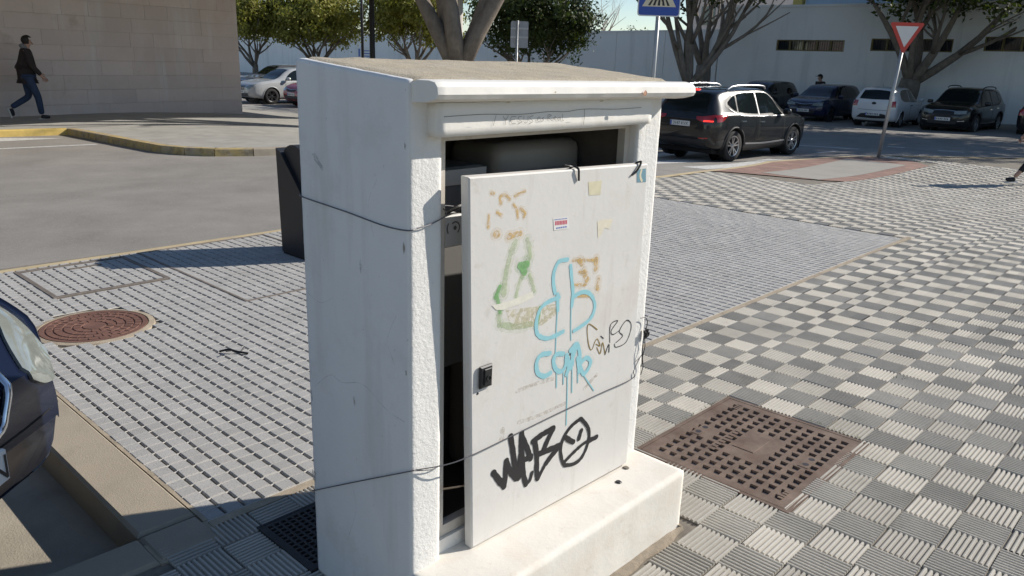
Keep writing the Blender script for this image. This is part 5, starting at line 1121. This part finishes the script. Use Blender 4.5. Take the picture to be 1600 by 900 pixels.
tree('ficus with leaning grey trunk behind the white hatchback',(36.1,10.55,-.7),(1.9,.50,.40,(.1,-.25)),[(-1.2,1.3,4.9,.20,.08),(.0,.3,5.4,.22,.08),(.4,-1.6,4.9,.24,.09),(.6,-3.4,5.0,.2,.08),(-1.0,-.8,5.4,.16,.06)],[(x-.8,y-.9,z_+1.9,r_,q_) for x,y,z_,r_,q_ in ball(5.2,5.6,3.4,rr,10)],28000,.24,m_leafd,7,2)
for k,(x,y) in enumerate(((35.9,1.0),(35.6,-9.0),(35.8,20.2))):
    tree(['tall ficus beside the row of parked cars, right of the leaning ficus','tall ficus further along the white building','tall ficus in front of the joint between wall and white building'][k],(x,y,-.7),(2.2,.42,.36,(0,0)),[(1.2*math.cos(a),1.2*math.sin(a),5.4,.18,.07) for a in (0,1.3,2.5,3.8,5.1)],[(x_-.8,y_,z_+2.2,r_,q_) for x_,y_,z_,r_,q_ in ball(4.9 if k<2 else 2.6,6.2,3.2 if k<2 else 1.6,rr,9)],26000 if k<2 else 9000,.26,m_leafd,20+k,1)
# a leafless tree and dark conifers beyond the wall
bt=thing('bare_tree','leafless pale tree behind the boundary wall','tree',(47,37,-.7)); rnd=random.Random(9); b=MB(); b.tube([(0,0,0),(0,0,2.2)],[.22,.18],8)
for k in range(8): a=k*.8; limb(b,(0,0,2.0),(2.6*math.cos(a),2.6*math.sin(a),rnd.uniform(4.2,6.5)),.10,.02,.12,rnd,3)
b.build('trunk',mat('pale_bark',(.34,.27,.22),.9,var=.2),bt,True)
for k,(x,y) in enumerate(((50,34.5),(51,30.0))):
    t=thing('dark_conifer',['dark bushy evergreen behind the boundary wall','smaller dark evergreen behind the boundary wall'][k],'tree',(x,y,-.7)); me=crown([(0,0,2.6-k*.2,1.9,1.9)],5000,.22,rnd); me.materials.append(m_leafd); c=bpy.data.objects.new('crown',me); C.objects.link(c); c.parent=t
    b=MB(); b.tube([(0,0,0),(0,0,2.5)],[.15,.08],8); b.build('trunk',m_bark,t)

# ------------------------------------------------------------------ signs and posts
m_galv=mat('galvanised_post',(.42,.42,.41),.45,metal=.5,var=.08,scale=8); m_signback=mat('sign_back_grey',(.30,.30,.31),.5,metal=.3)
m_sred=mat('sign_red',(.55,.06,.04),.5,var=.04); m_swhite=mat('sign_white',(.72,.70,.67),.5,var=.03); m_sblue=mat('sign_blue',(.03,.08,.36),.4,var=.04); m_sblk=mat('sign_black',(.02,.02,.02),.5); m_scream=mat('sign_cream',(.70,.62,.45),.5,var=.03)
cam_az=R(90-47.05)
def face_M(loc,az): return Matrix.Translation(loc)@Matrix.Rotation(az-math.pi/2,4,'Z')     # local -Y looks back along az
yl=thing('give_way_sign','leaning red and white give way sign on a grey post at the pavement corner','sign',(18.91,5.32,-.46),cam_az-math.pi/2)
top=Vector((.17,0,2.72))
b=MB(); b.tube([(0,0,-.05),tuple(top*.5),tuple(top)],.042,10); b.build('post',m_galv,yl,True)
cx,cz=.165,2.87; Rt=.47
def tri(rad,y,rc=.0): return [(cx+rad*math.cos(a)+.06*(math.sin(a)-.0)*0,y,cz+rad*math.sin(a)) for a in (R(-90),R(30),R(150))]
def rtri(rad,rc,n=5):
    pts=[]
    for a in (R(-90),R(30),R(150)):
        c=(cx+(rad-2*rc)*math.cos(a),cz+(rad-2*rc)*math.sin(a))
        for k in range(n): t=a-R(60)+R(120)*k/(n-1); pts.append((c[0]+rc*math.cos(t),c[1]+rc*math.sin(t)))
    return pts
b=MB(); b.prism(rtri(Rt,.035),-.062,-.045); pl=b.build('plate',m_sred,yl)
b=MB(); b.prism(rtri(Rt*.66,.008),-.0645,-.0621); b.build('white_field',m_swhite,pl)
b=MB(); b.box(.085,.15,-.05,-.043,1.33,1.46); b.build('sticker',m_swhite,yl)
cwn=thing('crosswalk_sign','blue square pedestrian crossing sign with zebra pictogram on a grey post','sign',(8.88,5.25,T(8.88)),cam_az-math.pi/2)
b=MB(); b.tube([(0,0,-.05),(0.005,0,2.95)],.030,10); b.build('post',m_galv,cwn,True)
sq=lambda s,r,z:[(math.copysign(s-r,math.cos(a))+r*math.cos(a2),z+math.copysign(s-r,math.sin(a))+r*math.sin(a2)) for a in (R(-135),R(-45),R(45),R(135)) for a2 in (a-R(45),a,a+R(45))]
zc=2.62; b=MB(); b.prism(sq(.30,.035,zc),-.05,-.036); pl=b.build('plate',m_swhite,cwn)
b=MB(); b.prism(sq(.285,.03,zc),-.0525,-.0501); bf=b.build('blue_field',m_sblue,pl)
b=MB(); b.prism([(-.24,zc-.17),(.24,zc-.17),(0,zc+.25)],-.055,-.0526); b.build('white_triangle',m_scream,pl)
for k in range(5):
    x=-.15+k*.075; b=MB(); b.prism([(x-.022-.3*x*.3,zc-.155),(x+.012-.3*x*.3,zc-.155),(x*.62+.010,zc-.07),(x*.62-.012,zc-.07)],-.0575,-.0551); b.build('zebra_bar',m_sblk,pl)
b=MB(); b.tube(crom([(-.06,-.058,zc-.10),(-.01,-.058,zc-.02),(.0,-.058,zc+.06)],4),.014,6); b.tube(crom([(.05,-.058,zc-.10),(.02,-.058,zc-.03),(.0,-.058,zc+.04)],4),.013,6); b.lathe([(0,0),(.025,0)],12,Matrix.Translation((.003,-.058,zc+.105))@Matrix.Rotation(math.pi/2,4,'X')); tag(b.build('walker_pictogram',m_sblk,pl),kind='stuff')
sb=thing('road_sign_back','grey back of a rectangular road sign above the cabinet roof','sign',(13.35,12.1,-.3),cam_az-math.pi/2)
b=MB(); b.tube([(-.05,0,0),(-.05,0,2.75)],.03,8); b.build('post',m_galv,sb,True)
b=MB(); b.prism(sq(.21,.03,0),.03,.045,'y',Matrix.Translation((0,0,2.43))@Matrix.Diagonal((1,1,1.45,1))); b.build('plate',m_signback,sb)
b=MB(); b.box(-.21,.21,.015,.03,2.35,2.39); b.box(-.21,.21,.015,.03,2.55,2.59); b.build('bracket',m_galv,sb)
lp=thing('lamp_post','tall black lamp post rising behind the cabinet','lamp post',(13.45,18.0,-.35))
b=MB(); b.tube([(0,0,0),(0,0,.6),(0,0,.7),(0,0,6.5)],[.14,.13,.085,.06],12); b.build('post',m_trim,lp,True); b=MB(); b.tube([(0,0,6.4),(.5,-.3,6.8),(1.0,-.6,6.8)],.04,8); b.build('arm',m_trim,lp); b=MB(); b.box(.8,1.4,-.85,-.5,6.72,6.85,ch=.03); b.build('lantern',m_trim,lp)
lp=thing('thin_post','slim dark post with a small pale box beside the lamp post','post',(18.1,24.8,-.6))
b=MB(); b.tube([(0,0,0),(0,0,7)],.055,8); b.build('post',m_trim,lp,True); b=MB(); b.box(-.1,.2,-.2,-.05,1.35,1.95); b.build('box',m_galv,lp)

# ------------------------------------------------------------------ people
def skin(name,joints,edges,m,parent,sub=2,root=0,smooth=True):
    names=list(joints); me=bpy.data.meshes.new(name); me.from_pydata([joints[k][:3] for k in names],[(names.index(a),names.index(c)) for a,c in edges],[])
    o=bpy.data.objects.new(name,me); C.objects.link(o); md=o.modifiers.new('skin','SKIN'); md.use_smooth_shade=True
    for i,k in enumerate(names):
        r=joints[k][3]; r=r if isinstance(r,tuple) else (r,r); sv=me.skin_vertices[0].data[i]; sv.radius=r; sv.use_root=(i==root)
    s=o.modifiers.new('sub','SUBSURF'); s.levels=sub; s.render_levels=sub
    dg=bpy.context.evaluated_depsgraph_get(); nm=bpy.data.meshes.new_from_object(o.evaluated_get(dg)); bpy.data.objects.remove(o); nm.materials.clear(); nm.materials.append(m); nm.name=name
    nm.polygons.foreach_set('use_smooth',[True]*len(nm.polygons)); o=bpy.data.objects.new(name,nm); C.objects.link(o); o.parent=parent; return o
m_skin=mat('skin',(.42,.25,.18),.6,var=.06); m_hair=mat('dark_hair',(.015,.012,.010),.7,var=.2,scale=40)
m_jacket=mat('brown_black_jacket',(.022,.015,.015),.85,var=.2,scale=15); m_jeans=mat('blue_jeans',(.022,.04,.085),.85,var=.25,scale=12); m_hood=mat('grey_hood',(.20,.20,.205),.9,var=.15,scale=20); m_shoe=mat('dark_shoe',(.012,.012,.016),.7); m_sole=mat('white_sole',(.6,.6,.58),.7); m_blackcloth=mat('black_cloth',(.013,.013,.015),.85,var=.2)
def person(label,loc,rz,P_,top_m,leg_m,hood=False,cap=False,scale=1,bare_shin=False):
    """P_: joints in a side-view frame: x forward, y left, z up"""
    t=thing('person',label,'person',loc,rz); t.scale=(scale,)*3; J=P_
    g=lambda k,r:(*J[k],r)
    body={k:g(k,r) for k,r in dict(pel=(.11,.085),bel=(.10,.08),che=(.115,.085),nek=.055,hd0=(.066,.07),hd1=(.078,.092),hd2=.06,shl=.05,ell=.036,wrl=.03,hal=.035,shr=.05,elr=.036,wrr=.03,har=.035,hil=.07,knl=.05,anl=.04,hir=.07,knr=.05,anr=.04).items()}
    E=[('pel','bel'),('bel','che'),('che','nek'),('nek','hd0'),('hd0','hd1'),('hd1','hd2'),('che','shl'),('shl','ell'),('ell','wrl'),('wrl','hal'),('che','shr'),('shr','elr'),('elr','wrr'),('wrr','har'),('pel','hil'),('hil','knl'),('knl','anl'),('pel','hir'),('hir','knr'),('knr','anr')]
    skin('body',body,E,m_skin,t)
    hv=Vector(J['hd1']); fwd=(Vector(J['face'])-hv).normalized()
    b=MB(); b.tube([hv+fwd*.075+Vector((0,0,.01)),hv+fwd*.105+Vector((0,0,-.02))],[.012,.016],6); b.build('nose',m_skin,t,True)
    b=MB(); n1,n2=18,12; az=math.atan2(fwd.y,fwd.x); cc=hv+Vector((0,0,.030))-fwd*.012; ids={}
    for i in range(n2+1):
        ph=math.pi*i/n2
        for k in range(n1):
            th=2*math.pi*k/n1; d=Vector((math.sin(ph)*math.cos(th),math.sin(ph)*math.sin(th),math.cos(ph))); rgh=1+.05*mn.noise(d*5)
            p=Vector((d.x*.112*rgh,d.y*.092*rgh,d.z*.108*rgh)); b.v.append(tuple(cc+Matrix.Rotation(az,3,'Z')@p))
    for i in range(n2):
        for k in range(n1):
            th=2*math.pi*(k+.5)/n1; ph=math.pi*(i+.5)/n2; fx,fz=math.sin(ph)*math.cos(th),math.cos(ph)
            if (fx>.25 and fz<.42) or fz<-.62: continue
            b.f.append((i*n1+k,i*n1+(k+1)%n1,(i+1)*n1+(k+1)%n1,(i+1)*n1+k)); b.mi.append(0)
    b.build('hair',m_hair,t,True)
    if cap:
        b=MB(); cc=hv+Vector((0,0,.06)); b.lathe([(.105,0),(.10,.04),(.07,.08),(0,.095)],16,Matrix.Translation(cc)); b.box(.05,.19,-.07,.07,-.006,.006,Matrix.Translation(cc)@Matrix.Rotation(math.atan2(fwd.y,fwd.x),4,'Z')); b.build('cap',m_blackcloth,t,True)
    up=lambda k,r:(*J[k],r)
    ja={k:up(k,r) for k,r in dict(pel=(.165,.125),bel=(.165,.13),che=(.18,.135),nek=.075,shl=.088,ell=.066,wrl=.046,shr=.088,elr=.066,wrr=.046).items()}
    pz=Vector(J['pel']); ja['hem']=(pz.x,pz.y,pz.z-.10,(.19,.15)); ja['pel']=(*pz,(.185,.145)); ja['bel']=(*J['bel'],(.18,.14))
    skin('jacket',ja,[('hem','pel')]+[e for e in E if e[0] in ja and e[1] in ja],top_m,t)
    if hood:
        n_=Vector(J['nek']); skin('hood',{'a':(*(n_-fwd*.10+Vector((0,0,-.02))),(.10,.09)),'b':(*(n_-fwd*.06+Vector((0,0,.05))),(.10,.08)),'c':(*(n_+fwd*.04+Vector((0,0,-.01))),(.08,.06))},[('a','b'),('b','c')],m_hood,t)
    tr={k:up(k,r) for k,r in dict(pel=(.145,.115),hil=.105,knl=.076,anl=.06,hir=.105,knr=.076,anr=.06).items()}
    if bare_shin:
        for s in 'lr': a,c=Vector(J['kn'+s]),Vector(J['an'+s]); tr['an'+s]=(*(a+(c-a)*.72),.055)
    skin('trousers',tr,[('pel','hil'),('hil','knl'),('knl','anl'),('pel','hir'),('hir','knr'),('knr','anr')],leg_m,t)
    for s in 'lr':
        a=Vector(J['an'+s]); tt=Vector(J['to'+s]); d=(tt-a); he=a+Vector((0,0,-.045))-d*.18
        sh=skin('shoe',{'a':(*he,.048),'b':(*(a+Vector((0,0,-.035))+d*.25),.052),'c':(*(tt+Vector((0,0,.0))),(.045,.034))},[('a','b'),('b','c')],m_shoe,t)
        f_=d.normalized(); up_=Vector((0,0,1)) if abs(f_.z)<.8 else Vector((1,0,0)); sd=f_.cross(up_).normalized(); dn=sd.cross(f_).normalized()*-1 if sd.cross(f_).z>0 else sd.cross(f_).normalized()
        q=[he+dn*.045-f_*.03,tt+dn*.036+f_*.035]; b=MB(); b.loft([[e+sd*.042,e-sd*.042,e-sd*.042+dn*.018,e+sd*.042+dn*.018] for e in q]); b.build('sole',m_sole,sh)
    for s,h_,w_,e_ in (('l','hal','wrl','ell'),('r','har','wrr','elr')):
        a=Vector(J[h_]); d=(a-Vector(J[w_])).normalized(); sd=Vector((0,1 if s=='l' else -1,0)); fr=d.cross(sd).normalized()
        for k in range(4):
            o_f=(k-1.5)*.019; r0=a+fr*o_f+d*.02; b=MB(); b.tube([r0,r0+d*.04-sd*.008,r0+d*(.068-.006*abs(k-1.3))-sd*.025],[.0095,.009,.007],6); b.build('finger',m_skin,t,True)
        r0=a+fr*.03-d*.02; b=MB(); b.tube([r0,r0+fr*.025+d*.02,r0+fr*.03+d*.05],[.011,.010,.008],6); b.build('thumb',m_skin,t,True)
    return t
WALK=dict(pel=(0,0,.92),bel=(.0,0,1.08),che=(.03,0,1.32),nek=(.05,0,1.47),hd0=(.075,0,1.54),hd1=(.10,0,1.61),hd2=(.105,0,1.68),face=(.25,0,1.57),
  shl=(.02,.19,1.40),ell=(.10,.23,1.13),wrl=(.28,.22,.96),hal=(.34,.21,.90),shr=(.02,-.19,1.40),elr=(.06,-.24,1.12),wrr=(.22,-.23,.93),har=(.28,-.22,.86),
  hil=(.0,.09,.86),knl=(.02,.10,.47),anl=(-.36,.10,.24),tol=(-.33,.10,.06),hir=(.0,-.09,.86),knr=(.14,-.10,.47),anr=(.17,-.10,.085),tor=(.33,-.10,.04))
person('walking man in dark brown jacket with grey hood, jeans and dark sneakers',(4.45,18.25,0),R(-2),WALK,m_jacket,m_jeans,hood=True,scale=1.0)
STAND={k:v for k,v in WALK.items()}; STAND.update(hal=(.05,.24,.78),wrl=(.03,.24,.87),ell=(.0,.24,1.12),har=(.05,-.24,.78),wrr=(.03,-.24,.87),elr=(0,-.24,1.12),knl=(.03,.10,.47),anl=(.0,.10,.085),tol=(.15,.1,.04),knr=(.03,-.1,.47),anr=(0,-.10,.085),tor=(.15,-.1,.04),face=(.25,0,1.60))
person('person in dark clothes and cap standing behind the navy hatchback',(36.2,14.2,-.7),R(150),STAND,m_blackcloth,m_blackcloth,cap=True,scale=1.12)
STRIDE={k:v for k,v in WALK.items()}; STRIDE.update(knl=(.22,.10,.50),anl=(.50,.10,.16),tol=(.66,.10,.12),knr=(-.12,-.1,.47),anr=(-.42,-.1,.16),tor=(-.28,-.1,.05))
person('pedestrian in black leggings and dark shoes striding across the ribbed paving',(16.82,1.66,-.46),R(137),STRIDE,m_blackcloth,m_blackcloth,bare_shin=True)
